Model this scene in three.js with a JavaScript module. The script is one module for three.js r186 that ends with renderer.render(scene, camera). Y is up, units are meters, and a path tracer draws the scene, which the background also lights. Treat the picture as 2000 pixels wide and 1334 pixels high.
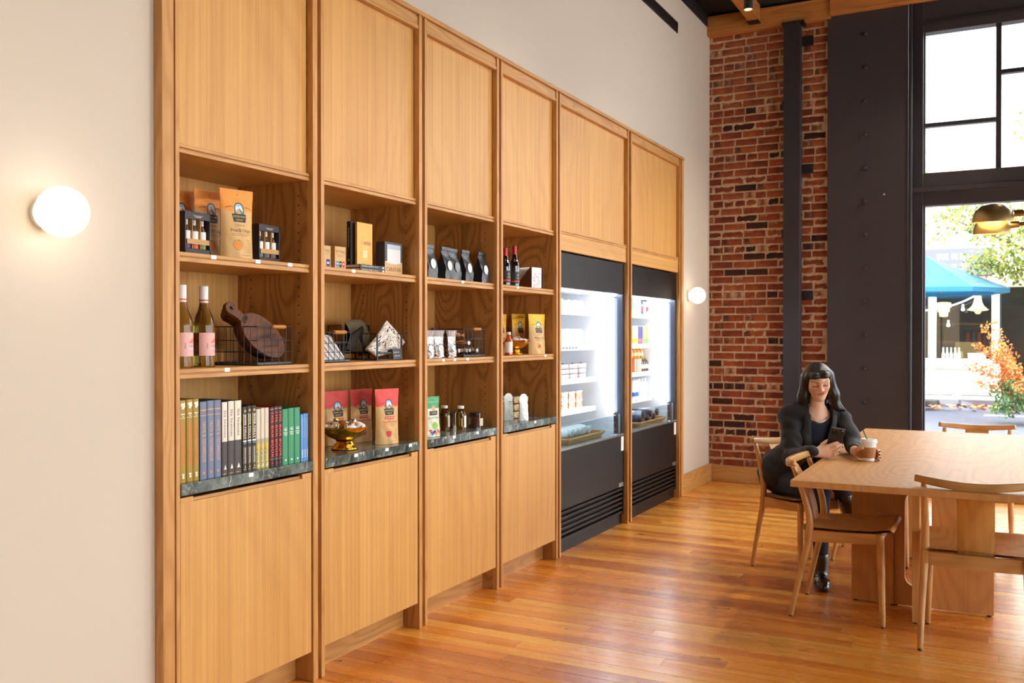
import * as THREE from 'three';
import { RoundedBoxGeometry } from 'three/addons/geometries/RoundedBoxGeometry.js';
import { mergeGeometries, mergeVertices } from 'three/addons/utils/BufferGeometryUtils.js';
import { RectAreaLightUniformsLib } from 'three/addons/lights/RectAreaLightUniformsLib.js';

// ---------------------------------------------------------------- camera, sky, sun, exposure
RectAreaLightUniformsLib.init();
const scene = new THREE.Scene();
const YAW = THREE.MathUtils.degToRad(27.73), PITCH = Math.atan(12 / 1815), CAM = new THREE.Vector3(2.483, 1.42, 0);
const camera = new THREE.PerspectiveCamera(2 * Math.atan(667 / 1815) * 180 / Math.PI, 2000 / 1334, 0.05, 400);
camera.position.copy(CAM);
camera.lookAt(CAM.x - Math.sin(YAW) * Math.cos(PITCH), CAM.y - Math.sin(PITCH), CAM.z - Math.cos(YAW) * Math.cos(PITCH));
camera.focus = 4.0; camera.userData.fStop = 5.6;
const renderer = new THREE.WebGLRenderer({ antialias: true });
renderer.toneMapping = THREE.LinearToneMapping;
renderer.toneMappingExposure = 1.22;
renderer.shadowMap.enabled = true;
scene.background = new THREE.Color(0.86, 0.93, 1.0);
scene.backgroundIntensity = 7.6;
const COOLI = 8, SCONCE = 0.06, SPOT = 1.1, TRACK = 15.5, DOME = 0.4; // strengths of the lamps set in their builders below
const sun = new THREE.DirectionalLight(new THREE.Color(1, 0.93, 0.82), 9);
sun.position.set(-13, 26, 13); sun.target.position.set(1, 0, -20);
sun.castShadow = true; Object.assign(sun.shadow.camera, { left: -25, right: 25, top: 25, bottom: -25, far: 90 });
sun.name = 'sun'; scene.add(sun, sun.target);

// ---------------------------------------------------------------- helpers
let seedState = 20231;
const R = () => { seedState = (seedState + 0x6d2b79f5) | 0; let t = Math.imul(seedState ^ (seedState >>> 15), 1 | seedState); t = (t + Math.imul(t ^ (t >>> 7), 61 | t)) ^ t; return ((t ^ (t >>> 14)) >>> 0) / 4294967296; };
const rnd = (a = 0, b = 1) => a + (b - a) * R();
const pick = (a) => a[Math.floor(R() * a.length) % a.length];
const V = (x, y, z) => new THREE.Vector3(x, y, z);
const clamp = (x, a = 0, b = 1) => Math.min(b, Math.max(a, x));
const lerp = (a, b, t) => a + (b - a) * t;
const sstep = (a, b, x) => { const t = clamp((x - a) / (b - a)); return t * t * (3 - 2 * t); };
const counts = {};
const numbered = (n) => { const k = counts[n] = (counts[n] ?? -1) + 1; return k ? n + '_' + String(k).padStart(3, '0') : n; };
function shade(o) { o.castShadow = true; o.receiveShadow = true; return o; }
function tag(o, label, category, group, kind) { o.userData.label = label; o.userData.category = category; if (group) o.userData.group = group; if (kind) o.userData.kind = kind; return o; }
function thing(name, label, category, at = [0, 0, 0], turn = 0, group) {
  const o = new THREE.Group(); o.name = numbered(name); o.position.set(...at); o.rotation.y = turn; scene.add(o);
  return tag(o, label, category, group);
}
function part(parent, name, g, m) {
  const geo = Array.isArray(g) ? (g.length > 1 ? merge(g) : g[0]) : g;
  const o = shade(new THREE.Mesh(geo, m)); o.name = name; parent.add(o); return o;
}
function solo(name, label, category, g, m, group) { const o = part(scene, numbered(name), g, m); return tag(o, label, category, group); }
function struct(name, g, m, parent = scene, label, category) {
  const o = part(parent, name, g, m); o.userData.kind = 'structure';
  if (label) o.userData.label = label; if (category) o.userData.category = category; return o;
}
function structGroup(name, label, category) { const o = new THREE.Group(); o.name = name; o.userData = { kind: 'structure', label, category }; scene.add(o); return o; }
function merge(list) {
  const gs = list.map((g) => { const n = g.index ? g.toNonIndexed() : g.clone(); for (const k of Object.keys(n.attributes)) if (!['position', 'normal', 'uv'].includes(k)) n.deleteAttribute(k); if (!n.attributes.uv) n.setAttribute('uv', new THREE.BufferAttribute(new Float32Array(n.attributes.position.count * 2), 2)); return n; });
  return mergeGeometries(gs);
}
// UVs in metres, the grain axis along v
function uvMetres(g, grain = 'y', rotate = true) {
  const p = g.attributes.position, n = g.attributes.normal, uv = new Float32Array(p.count * 2);
  const ox = rotate ? R() * 3 : 0, oy = rotate ? R() * 3 : 0, gi = 'xyz'.indexOf(grain);
  for (let i = 0; i < p.count; i++) {
    const a = [Math.abs(n.getX(i)), Math.abs(n.getY(i)), Math.abs(n.getZ(i))];
    const d = a[0] >= a[1] && a[0] >= a[2] ? 0 : a[1] >= a[2] ? 1 : 2;
    const c = [p.getX(i), p.getY(i), p.getZ(i)];
    const others = [0, 1, 2].filter((k) => k !== d);
    const along = others.includes(gi) ? gi : others[1], across = others.find((k) => k !== along);
    uv[2 * i] = c[across] + ox; uv[2 * i + 1] = c[along] * (others.includes(gi) ? 1 : 0.3) + oy;
  }
  g.setAttribute('uv', new THREE.BufferAttribute(uv, 2)); return g;
}
// box by extents, slightly rounded, with uv in metres
function bx(x0, x1, y0, y1, z0, z1, grain = 'y', r = 0.0015) {
  const w = Math.abs(x1 - x0), h = Math.abs(y1 - y0), d = Math.abs(z1 - z0), rr = Math.min(r, w / 3, h / 3, d / 3);
  const g = rr > 0 ? new RoundedBoxGeometry(w, h, d, 1, rr) : new THREE.BoxGeometry(w, h, d);
  g.translate((x0 + x1) / 2, (y0 + y1) / 2, (z0 + z1) / 2);
  return uvMetres(g, grain);
}
const cb = (w, h, d, x = 0, y = 0, z = 0, r = 0.001, grain = 'y') => bx(x - w / 2, x + w / 2, y, y + h, z - d / 2, z + d / 2, grain, r); // centred, standing on y
const plainBox = (w, h, d, x = 0, y = 0, z = 0) => new THREE.BoxGeometry(w, h, d).translate(x, y, z);
const lathe = (pts, seg = 28) => new THREE.LatheGeometry(pts.map(([r, y]) => new THREE.Vector2(Math.max(r, 1e-5), y)), seg);
const cyl = (r0, r1, h, x = 0, y = 0, z = 0, seg = 20) => new THREE.CylinderGeometry(r0, r1, h, seg).translate(x, y + h / 2, z);
const ball = (r, x = 0, y = 0, z = 0, s = 16) => new THREE.SphereGeometry(r, s, Math.max(8, s * 0.7 | 0)).translate(x, y, z);
function rod(a, b, r, seg = 6, r2 = r) {
  const A = V(...a), B = V(...b), d = B.clone().sub(A), g = new THREE.CylinderGeometry(r2, r, d.length(), seg);
  g.applyQuaternion(new THREE.Quaternion().setFromUnitVectors(V(0, 1, 0), d.normalize()));
  return g.translate((A.x + B.x) / 2, (A.y + B.y) / 2, (A.z + B.z) / 2);
}
// tube along points, elliptical and tapering: radii [[rx, ry], ...] or numbers, side = direction of rx
function sweep(pts, radii, { seg = 12, steps = 24, side = null, square = 0 } = {}) {
  const curve = new THREE.CatmullRomCurve3(pts.map((p) => V(...p)), false, 'centripetal');
  const pos = [], uv = [], idx = []; const up = side ? V(...side).normalize() : null; let prev = up ? up.clone() : null, len = 0, last = null;
  for (let i = 0; i <= steps; i++) {
    const t = i / steps, c = curve.getPoint(t), tan = curve.getTangent(t);
    if (last) len += c.distanceTo(last); last = c;
    if (!prev) prev = Math.abs(tan.y) < 0.9 ? V(0, 1, 0) : V(1, 0, 0);
    const b = prev.clone().sub(tan.clone().multiplyScalar(prev.dot(tan))).normalize(), n = tan.clone().cross(b).normalize(); if (!side) prev = b;
    const f = t * (radii.length - 1), k = Math.min(Math.floor(f), radii.length - 2), q = radii.length > 1 ? f - k : 0;
    const ra = [].concat(radii[Math.max(k, 0)]), rb = [].concat(radii[Math.min(k + 1, radii.length - 1)]);
    const rx = lerp(ra[0], rb[0], q), ry = lerp(ra[1] ?? ra[0], rb[1] ?? rb[0], q);
    for (let j = 0; j <= seg; j++) {
      const a = j / seg * 2 * Math.PI; let cx = Math.cos(a), sy = Math.sin(a);
      if (square) { const pw = 1 / (1 + square * 3); cx = Math.sign(cx) * Math.pow(Math.abs(cx), pw); sy = Math.sign(sy) * Math.pow(Math.abs(sy), pw); }
      const p = c.clone().addScaledVector(b, rx * cx).addScaledVector(n, ry * sy);
      pos.push(p.x, p.y, p.z); uv.push(a * (rx + ry) / 2, len);
    }
  }
  const W = seg + 1;
  for (let i = 0; i < steps; i++) for (let j = 0; j < seg; j++) { const a = i * W + j; idx.push(a, a + 1, a + W, a + 1, a + W + 1, a + W); }
  for (const e of [0, steps]) { const c = pos.length / 3, q = curve.getPoint(e / steps); pos.push(q.x, q.y, q.z); uv.push(0, 0); for (let j = 0; j < seg; j++) e ? idx.push(e * W + j, e * W + j + 1, c) : idx.push(j + 1, j, c); }
  const g = new THREE.BufferGeometry(); g.setAttribute('position', new THREE.Float32BufferAttribute(pos, 3)); g.setAttribute('uv', new THREE.Float32BufferAttribute(uv, 2)); g.setIndex(idx); g.computeVertexNormals(); return g;
}
// grid surface f(s, t) -> [x, y, z], s and t from 0 to 1
function grid(f, ns, nt, uvf) {
  const pos = [], uv = [], idx = [];
  for (let j = 0; j <= nt; j++) for (let i = 0; i <= ns; i++) { const s = i / ns, t = j / nt; pos.push(...f(s, t)); uv.push(...(uvf ? uvf(s, t) : [s, t])); }
  for (let j = 0; j < nt; j++) for (let i = 0; i < ns; i++) { const a = j * (ns + 1) + i; idx.push(a, a + 1, a + ns + 1, a + 1, a + ns + 2, a + ns + 1); }
  const g = new THREE.BufferGeometry(); g.setAttribute('position', new THREE.Float32BufferAttribute(pos, 3)); g.setAttribute('uv', new THREE.Float32BufferAttribute(uv, 2)); g.setIndex(idx); g.computeVertexNormals(); return g;
}
function extrude(points, depth, bevel = 0, axisHoles = []) {
  const s = new THREE.Shape(points.map(([x, y]) => new THREE.Vector2(x, y)));
  for (const h of axisHoles) s.holes.push(h);
  return new THREE.ExtrudeGeometry(s, { depth, bevelEnabled: bevel > 0, bevelSize: bevel, bevelThickness: bevel, bevelSegments: 2, curveSegments: 12 });
}
// ---------------------------------------------------------------- computed textures
const hash = (x, y, s) => { let h = Math.imul(x, 374761393) ^ Math.imul(y, 668265263) ^ Math.imul(s + 11, 1274126177); h = Math.imul(h ^ (h >>> 13), 1274126177); h = Math.imul(h ^ (h >>> 15), 2246822519); return ((h ^ (h >>> 16)) >>> 0) / 4294967296; };
function vn(x, y, px, py, s) { // periodic value noise
  const xi = Math.floor(x), yi = Math.floor(y), fx = x - xi, fy = y - yi, u = fx * fx * (3 - 2 * fx), v = fy * fy * (3 - 2 * fy);
  const x0 = ((xi % px) + px) % px, x1 = (x0 + 1) % px, y0 = ((yi % py) + py) % py, y1 = (y0 + 1) % py;
  return lerp(lerp(hash(x0, y0, s), hash(x1, y0, s), u), lerp(hash(x0, y1, s), hash(x1, y1, s), u), v);
}
const fbm = (x, y, px, py, s, n = 4) => { let a = 0, w = 0.5, t = 0; for (let i = 0; i < n; i++, w *= 0.5) { a += w * vn(x * (1 << i), y * (1 << i), px << i, py << i, s + i * 17); t += w; } return a / t; };
function dataTex(w, h, fn, srgb = true, su = 1, sv = 1) {
  const d = new Uint8Array(w * h * 4); const c = [0, 0, 0];
  for (let j = 0; j < h; j++) for (let i = 0; i < w; i++) { fn(i / w, j / h, c); const o = (j * w + i) * 4; d[o] = clamp(c[0], 0, 255); d[o + 1] = clamp(c[1], 0, 255); d[o + 2] = clamp(c[2], 0, 255); d[o + 3] = 255; }
  const t = new THREE.DataTexture(d, w, h); t.wrapS = t.wrapT = THREE.RepeatWrapping; t.magFilter = THREE.LinearFilter; t.minFilter = THREE.LinearMipmapLinearFilter; t.generateMipmaps = true;
  if (srgb) t.colorSpace = THREE.SRGBColorSpace; t.repeat.set(1 / su, 1 / sv); t.needsUpdate = true; return t;
}
const mix3 = (o, a, b, t) => { for (let k = 0; k < 3; k++) o[k] = lerp(a[k], b[k], t); };
function woodTex({ light, dark, rings = 9, ringAmt = 0.35, fine = 0.5, n = 1024, su = 0.8, sv = 1.9, seed = 1, flow = 2 }) {
  return dataTex(n, n, (u, v, c) => {
    const low = fbm(u * flow, v * 2, flow, 2, seed, 3);
    const ring = 0.5 + 0.5 * Math.sin(6.2832 * (low * rings + u * 6));
    const f1 = vn(u * 180, v * 3, 180, 3, seed + 40), f2 = vn(u * 64, v * 2, 64, 2, seed + 50), f3 = vn(u * 420, v * 24, 420, 24, seed + 60), f4 = vn(u * 9, v * 1, 9, 1, seed + 70);
    let t = ringAmt * ring * ring + fine * (0.45 * f1 + 0.35 * f2 + 0.2 * f4) + (1 - ringAmt - fine) * 0.5;
    if (f3 > 0.8) t += (f3 - 0.8) * 0.9;
    mix3(c, light, dark, clamp(t));
  }, true, su, sv);
}
function canvasTex(w, h, draw) {
  const c = document.createElement('canvas'); c.width = w; c.height = h; const x = c.getContext('2d'); draw(x, w, h);
  const t = new THREE.CanvasTexture(c); t.colorSpace = THREE.SRGBColorSpace; t.magFilter = THREE.LinearFilter; return t;
}
const std = (color, roughness = 0.6, more = {}) => new THREE.MeshPhysicalMaterial({ color, roughness, ...more });
// ---------------------------------------------------------------- materials
const texOak = woodTex({ light: [226, 176, 101], dark: [190, 134, 65], rings: 5, ringAmt: 0.14, fine: 0.78, seed: 3, su: 0.9, sv: 2.2 });
const texOakWild = woodTex({ light: [206, 152, 86], dark: [140, 88, 40], rings: 13, ringAmt: 0.42, fine: 0.4, seed: 23, su: 0.75, sv: 1.5, flow: 3 });
const texOakSolid = woodTex({ light: [222, 170, 100], dark: [170, 114, 54], rings: 8, ringAmt: 0.3, fine: 0.5, seed: 43, su: 0.35, sv: 1.6 });
const texFloor = dataTex(1024, 1024, (u, v, c) => {
  const low = fbm(u * 3, v * 1, 3, 1, 5, 3), ring = 0.5 + 0.5 * Math.sin(6.2832 * (low * 6 + u * 7));
  const f1 = vn(u * 90, v * 3, 90, 3, 9), f2 = vn(u * 260, v * 8, 260, 8, 10), sap = vn(u * 22, v * 0.999, 22, 1, 12), knot = vn(u * 60, v * 34, 60, 34, 13);
  mix3(c, [255, 200, 96], [214, 132, 42], clamp(0.34 * ring + 0.26 * f1 + 0.2 * f2 + 0.06));
  if (sap > 0.86) mix3(c, [...c], [238, 176, 110], (sap - 0.86) * 5);
  if (knot > 0.975) mix3(c, [...c], [70, 34, 14], 0.75);
}, true, 0.9, 2.6);
const texFloorRough = dataTex(256, 256, (u, v, c) => { const t = fbm(u * 6, v * 6, 6, 6, 77, 4), s = vn(u * 80, v * 4, 80, 4, 78); c[0] = c[1] = c[2] = 255 * clamp(0.72 + 0.3 * (t - 0.5) + 0.16 * (s - 0.5)); }, false, 1.1, 1.9);
const oakDoor = std(0xffffff, 0.5, { map: texOak, clearcoat: 0.12, clearcoatRoughness: 0.4 });
const oakSide = std(0xffffff, 0.55, { map: texOakWild });
const oakSolid = std(0xffffff, 0.48, { map: texOakSolid, clearcoat: 0.12, clearcoatRoughness: 0.35 });
const oakChair = std(0xffffff, 0.4, { map: texOakSolid, clearcoat: 0.2, clearcoatRoughness: 0.3 });
const texTable = woodTex({ light: [224, 170, 104], dark: [186, 128, 68], rings: 10, ringAmt: 0.24, fine: 0.5, seed: 63, su: 0.7, sv: 2.4 });
const oakTable = std(0xffffff, 0.5, { map: texTable, clearcoat: 0.05, clearcoatRoughness: 0.3 });
const oakTableLeg = std(0xffffff, 0.5, { map: texTable });
const floorTints = [0xffffff, 0xf2dcc8, 0xffecd4, 0xdcbca2, 0xfff8ee, 0xecccae, 0xcfa684];
const floorMats = floorTints.map((c) => std(c, 0.36, { map: texFloor, roughnessMap: texFloorRough, clearcoat: 0.5, clearcoatRoughness: 0.27 }));
const texPlaster = dataTex(256, 256, (u, v, c) => { const t = fbm(u * 8, v * 8, 8, 8, 90, 5); c[0] = c[1] = c[2] = 255 * (0.5 + 0.5 * (t - 0.5)); }, false, 0.6, 0.6);
const plaster = std(0xd2c7b7, 0.9, { bumpMap: texPlaster, bumpScale: 0.0012 });
const blackMetal = std(0x131214, 0.45), darkSteel = std(0x393336, 0.5, { metalness: 0.15 }), frameSteel = std(0x322f35, 0.36, { metalness: 0.25 });
const ceilingBlack = std(0x151214, 0.9);
const texFir = woodTex({ light: [206, 138, 68], dark: [150, 88, 36], rings: 6, ringAmt: 0.3, fine: 0.5, seed: 83, su: 0.5, sv: 2.5, n: 512 });
const firBeam = std(0xffffff, 0.6, { map: texFir });
const glassPane = new THREE.MeshPhysicalMaterial({ color: 0xffffff, transmission: 1, thickness: 0, roughness: 0.0, ior: 1.5 });
const clearPlastic = new THREE.MeshPhysicalMaterial({ color: 0xffffff, transmission: 0.92, thickness: 0, roughness: 0.12, ior: 1.45 });
const white = std(0xf4f4f2, 0.55), paper = std(0xf2eee4, 0.8), cream = std(0xe9dcc4, 0.7);
const brass = std(0xd8a53c, 0.16, { metalness: 1 }), satinBrass = std(0x9a7a45, 0.32, { metalness: 0.85 });
const texBrick = dataTex(512, 512, (u, v, c) => {
  const a = fbm(u * 10, v * 10, 10, 10, 101, 5), b = vn(u * 120, v * 120, 120, 120, 102), s = fbm(u * 5, v * 9, 5, 9, 103, 5), d = fbm(u * 7, v * 7, 7, 7, 104, 4);
  mix3(c, [176, 96, 54], [116, 54, 30], clamp(1.5 * a - 0.25 + 0.25 * (b - 0.5)));
  if (d > 0.62) mix3(c, [...c], [72, 46, 40], clamp((d - 0.62) * 4));
  if (s > 0.57) mix3(c, [...c], [206, 180, 150], clamp((s - 0.57) * 6) * 0.75);
}, true, 0.75, 0.75);
const texBrickBump = dataTex(256, 256, (u, v, c) => { c[0] = c[1] = c[2] = 255 * fbm(u * 24, v * 24, 24, 24, 111, 4); }, false, 0.4, 0.4);
const brickMats = [0xffffff, 0xf2cfc0, 0xffe2d2, 0xd9b3a6, 0xe6c8bc, 0xfff0e4].map((c) => std(c, 0.88, { map: texBrick, bumpMap: texBrickBump, bumpScale: 0.004 }));
const brickDark = std(0x6e5a54, 0.85, { map: texBrick, bumpMap: texBrickBump, bumpScale: 0.004 });
const texMortar = dataTex(256, 256, (u, v, c) => { const t = fbm(u * 20, v * 20, 20, 20, 121, 4); mix3(c, [222, 192, 156], [172, 138, 106], t); }, true, 0.5, 0.5);
const mortar = std(0xffffff, 0.95, { map: texMortar, bumpMap: texBrickBump, bumpScale: 0.006 });
const texStone = dataTex(1024, 512, (u, v, c) => {
  const w = fbm(u * 5, v * 3, 5, 3, 131, 5), a = fbm(u * 9 + 0.7 * w, v * 9, 9, 9, 133, 5), ve = Math.abs(fbm(u * 4 + w, v * 4, 4, 4, 137, 5) - 0.5), v2 = Math.abs(fbm(u * 9 + w, v * 7, 9, 7, 141, 5) - 0.5), v3 = Math.abs(fbm(u * 17, v * 13, 17, 13, 145, 4) - 0.5);
  mix3(c, [52, 62, 58], [142, 152, 144], clamp(1.6 * a - 0.38));
  if (ve < 0.012) mix3(c, [...c], [226, 228, 220], 0.85 * (1 - ve / 0.012));
  if (v2 < 0.016) mix3(c, [...c], [188, 194, 186], 0.6 * (1 - v2 / 0.016));
  if (v3 < 0.02) mix3(c, [...c], [166, 174, 166], 0.5 * (1 - v3 / 0.02));
}, true, 0.7, 0.42);
const stone = std(0xffffff, 0.16, { map: texStone });

// ---------------------------------------------------------------- structure
const ZB = -8.95, XR = 8.2, ZN = 4.0, HC = 4.53;
// floor: each board is a piece
const floorG = structGroup('floor', 'orange fir plank floor with a satin finish', 'floor');
{
  const W = 0.09; let n = 0; const rest = [];
  part(floorG, 'subfloor', bx(-1.2, XR + 0.3, -0.2, -0.018, ZN + 0.3, ZB - 0.35, 'x', 0), std(0x2a160a, 0.9));
  for (let z = ZN; z > ZB; z -= W) {
    let x = -0.7 - rnd(0, 1.6); const z1 = Math.max(z - W, ZB);
    while (x < XR) {
      const L = rnd(0.9, 2.7), x1 = Math.min(x + L, XR), seen = z1 < -2.5 && x < 3.1 && x1 > -0.1;
      const g = bx(Math.max(x, -0.75) + 0.0004, x1 - 0.0004, -0.018, rnd(-0.0006, 0), z1 + 0.0005, z - 0.0005, 'x', 0.001);
      const m = pick(floorMats);
      if (x1 > -0.7) { if (seen && n < 300) { part(floorG, numbered('plank'), g, m); n++; } else rest.push(g); }
      x = x1;
    }
  }
  const o = part(floorG, 'planks_out_of_view', rest, floorMats[0]); o.userData.kind = 'stuff';
}
// left wall with the opening the cabinets stand in, and the outer wall behind it
const CAB = { z0: -2.21, z1: -7.99, top: 2.966 };
const wl = structGroup('wall_left', 'smooth warm white plaster wall around the built in oak cabinets', 'wall');
part(wl, 'plaster', [bx(-0.24, -0.04, 0, HC, ZN, CAB.z0, 'y', 0), bx(-0.24, -0.04, CAB.top, HC, CAB.z0, CAB.z1, 'y', 0), bx(-0.24, -0.04, 0, HC, CAB.z1, ZB, 'y', 0)], plaster);
struct('wall_outer', bx(-1.2, -1.0, -0.1, HC, ZN + 0.3, ZB - 0.35, 'y', 0), plaster, scene, 'solid outer wall behind the cabinets', 'wall');
struct('trim_1', bx(-0.04, -0.03, 4.4, HC, ZN, ZB, 'z', 0), ceilingBlack, scene, 'black band along the top of the plaster wall', 'trim');
struct('baseboard_left', [bx(-0.04, -0.012, 0, 0.17, CAB.z1 - 0.003, ZB, 'z', 0.003)], oakSolid, scene, 'oak skirting board between the last cabinet and the brick wall', 'baseboard');
struct('baseboard_near', [bx(-0.04, -0.012, 0, 0.17, ZN, CAB.z0, 'z', 0.003)], oakSolid, scene, 'oak skirting board left of the cabinets', 'baseboard');
struct('wall_back', bx(-1.2, XR + 0.3, -0.1, HC, ZN, ZN + 0.3, 'y', 0), plaster, scene, 'plain wall behind the viewer', 'wall');
struct('ceiling', bx(-1.2, XR + 0.3, HC, HC + 0.2, ZN + 0.3, ZB - 0.35, 'x', 0), ceilingBlack, scene, 'black painted ceiling deck', 'ceiling');

// brick wall
const bw = structGroup('wall_brick', 'old red brick wall with pale smeared mortar', 'wall');
{
  part(bw, 'mortar_bed', bx(-1.2, 1.068, -0.1, HC, ZB - 0.35, ZB - 0.0065, 'y', 0), mortar);
  const mk = (L) => {
    const g = new THREE.BoxGeometry(L, 0.0595, 0.05, 7, 3, 1), p = g.attributes.position;
    const s = Math.floor(rnd(0, 999));
    for (let i = 0; i < p.count; i++) { const x = p.getX(i), y = p.getY(i), e = Math.abs(Math.abs(x) - L / 2) < 1e-4 || Math.abs(Math.abs(y) - 0.02975) < 1e-4; const k = hash(Math.round(x * 1000), Math.round(y * 1000), s); if (p.getZ(i) > 0) p.setZ(i, p.getZ(i) - (e ? 0.003 + 0.004 * k : 0.002 * k)); if (e) { p.setX(i, x * (1 - 0.008 * k)); p.setY(i, y * (1 - 0.09 * hash(Math.round(x * 1000), 7, s))); } }
    g.computeVertexNormals(); return uvMetres(g, 'x');
  };
  const stretch = Array.from({ length: 9 }, () => mk(0.2)), head = Array.from({ length: 5 }, () => mk(0.094)), hidden = []; let n = 0;
  for (let k = 0; k < 57; k++) {
    const y = 0.16 + k * 0.0735 + 0.03, header = k % 6 === 4; let x = -0.12 + (k % 2 ? 0.0 : -0.1) + rnd(-0.02, 0.02);
    while (x < 1.0) {
      const short = header || R() < 0.07, L0 = short ? 0.094 : 0.2, L = Math.min(L0, 1.066 - x), cx = x + L / 2;
      const g = pick(short ? head : stretch), z = ZB - 0.028 + rnd(0.0, 0.008), m = R() < (header ? 0.28 : 0.07) ? brickDark : pick(brickMats);
      if ((cx > 0.74 && cx < 0.78) || cx < -0.06 || n >= 300) hidden.push(g.clone().scale(L / L0, 1, 1).rotateZ(rnd(-0.006, 0.006)).translate(cx, y, z));
      else { const b = part(bw, numbered('brick'), g, m); b.position.set(cx, y + rnd(-0.002, 0.002), z); b.rotation.z = rnd(-0.006, 0.006); b.scale.x = L / L0; n++; }
      x += L + 0.012; if (x > 1.03) break;
    }
  }
  const o = part(bw, 'bricks_out_of_view', hidden, brickMats[0]); o.userData.kind = 'stuff';
}
struct('baseboard_brick', bx(-0.04, 1.07, 0, 0.155, ZB - 0.01, ZB + 0.014, 'x', 0.003), oakSolid, scene, 'oak skirting board along the brick wall', 'baseboard');

// steel column on the brick and its plates
{
  const c = thing('steel_column', 'dark grey steel column standing against the brick wall', 'column', [0.768, 0, ZB]);
  part(c, 'web', bx(-0.068, 0.07, 0, 4.3, 0.0, 0.12, 'y', 0.004), darkSteel);
  part(c, 'flange', bx(-0.075, 0.075, 0, 4.32, 0.12, 0.135, 'y', 0.004), frameSteel);
  part(c, 'cap_plate', bx(-0.09, 0.11, 4.295, 4.315, 0, 0.15, 'y', 0.002), blackMetal);
  for (const [s, y] of [[-1, 3.58], [-1, 2.375], [-1, 1.179], [1, 4.156], [1, 2.968], [1, 1.792]]) part(c, 'anchor_plate', bx(s < 0 ? -0.115 : 0.06, s < 0 ? -0.06 : 0.172, y - 0.044, y + 0.044, 0, 0.016, 'y', 0.002), blackMetal);
}
// steel clad pier
{
  const p = thing('steel_pier', 'wide dark grey steel clad pier with a row of bolt heads', 'pier', [0, 0, ZB]);
  part(p, 'cladding', bx(1.072, 1.755, 0, 4.5, -0.35, 0.05, 'y', 0.003), darkSteel);
  for (let k = 0; k < 13; k++) part(p, 'bolt', [cyl(0.019, 0.022, 0.02, 0, 0, 0, 6).rotateX(Math.PI / 2).translate(1.4, 0.515 + k * 0.3015, 0.05), ball(0.012, 1.4, 0.515 + k * 0.3015, 0.07, 8)], darkSteel);
  part(p, 'edge_pipe', rod([1.775, 0, 0.045], [1.775, 4.5, 0.045], 0.018, 14), frameSteel);
  part(p, 'hook', [rod([1.56, 2.675, 0.05], [1.56, 2.675, 0.075], 0.006, 6), ball(0.011, 1.56, 2.675, 0.078, 8)], std(0xc9c2b4, 0.25, { metalness: 1 }));
}
// window wall right of the pier, and the long window wall opposite the cabinets
function windowUnit(n, label, x0, x1, { bars = [], low = true } = {}) {
  const w = structGroup('window_' + n, label, 'window'); w.position.z = ZB;
  part(w, 'jamb', [bx(x0, x0 + 0.085, 0, 4.5, -0.12, 0.02, 'y', 0.004), bx(x1 - 0.085, x1, 0, 4.5, -0.12, 0.02, 'y', 0.004)], frameSteel);
  part(w, 'stop', [bx(x0 + 0.085, x0 + 0.1, 0.0, 4.2, -0.1, -0.03, 'y', 0.003)], darkSteel);
  part(w, 'head_panel', bx(x0, x1, 4.09, 4.53, -0.14, -0.02, 'x', 0.003), darkSteel);
  part(w, 'head_ledge', bx(x0, x1, 4.155, 4.185, -0.14, 0.012, 'x', 0.003), frameSteel);
  part(w, 'transom', [bx(x0, x1, 2.56, 2.85, -0.12, 0.0, 'x', 0.004), bx(x0, x1, 2.68, 2.72, 0.0, 0.03, 'x', 0.004)], darkSteel);
  part(w, 'bottom_rail', bx(x0, x1, 0, 0.13, -0.12, 0, 'x', 0.004), frameSteel);
  part(w, 'threshold', bx(x0 - 0.05, x1 + 0.05, -0.1, 0.0, -0.35, 0.0, 'x', 0), darkSteel);
  const xs = [x0 + 0.1, ...bars, x1 - 0.085];
  for (let i = 0; i + 1 < xs.length; i++) {
    const a = xs[i] + (i ? 0.022 : 0), b = xs[i + 1] - (i + 2 < xs.length ? 0.022 : 0), my = i % 2 ? 3.675 : 3.275;
    if (i) part(w, 'mullion', bx(xs[i] - 0.022, xs[i] + 0.022, 2.85, 4.1, -0.1, -0.03, 'y', 0.003), frameSteel);
    part(w, 'glazing_bar', bx(a, b, my - 0.018, my + 0.018, -0.1, -0.03, 'x', 0.003), frameSteel);
    part(w, 'pane', plainBox(b - a, my - 2.868, 0.004, (a + b) / 2, (my - 0.018 + 2.85) / 2, -0.065), glassPane);
    part(w, 'pane', plainBox(b - a, 4.09 - my - 0.018, 0.004, (a + b) / 2, (4.09 + my + 0.018) / 2, -0.065), glassPane);
  }
  part(w, 'pane', plainBox(x1 - x0 - 0.185, 2.43, 0.006, (x0 + x1 + 0.015) / 2, 1.345, -0.065), glassPane);
  return w;
}
windowUnit(1, 'tall steel framed window with a wide lower pane looking onto the street', 1.79, 4.6, { bars: [2.463, 3.13, 3.8] });
struct('wall_pier', bx(4.6, 5.1, -0.1, HC, ZB - 0.35, ZB + 0.05, 'y', 0), darkSteel, scene, 'dark grey pier between the street windows', 'wall');
windowUnit(2, 'second steel framed street window beyond the pier', 5.1, 7.9, { bars: [5.8, 6.5, 7.2] });
struct('wall_corner', bx(7.9, XR + 0.3, -0.1, HC, ZB - 0.35, ZB + 0.05, 'y', 0), plaster, scene, 'short wall at the far corner', 'wall');
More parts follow.
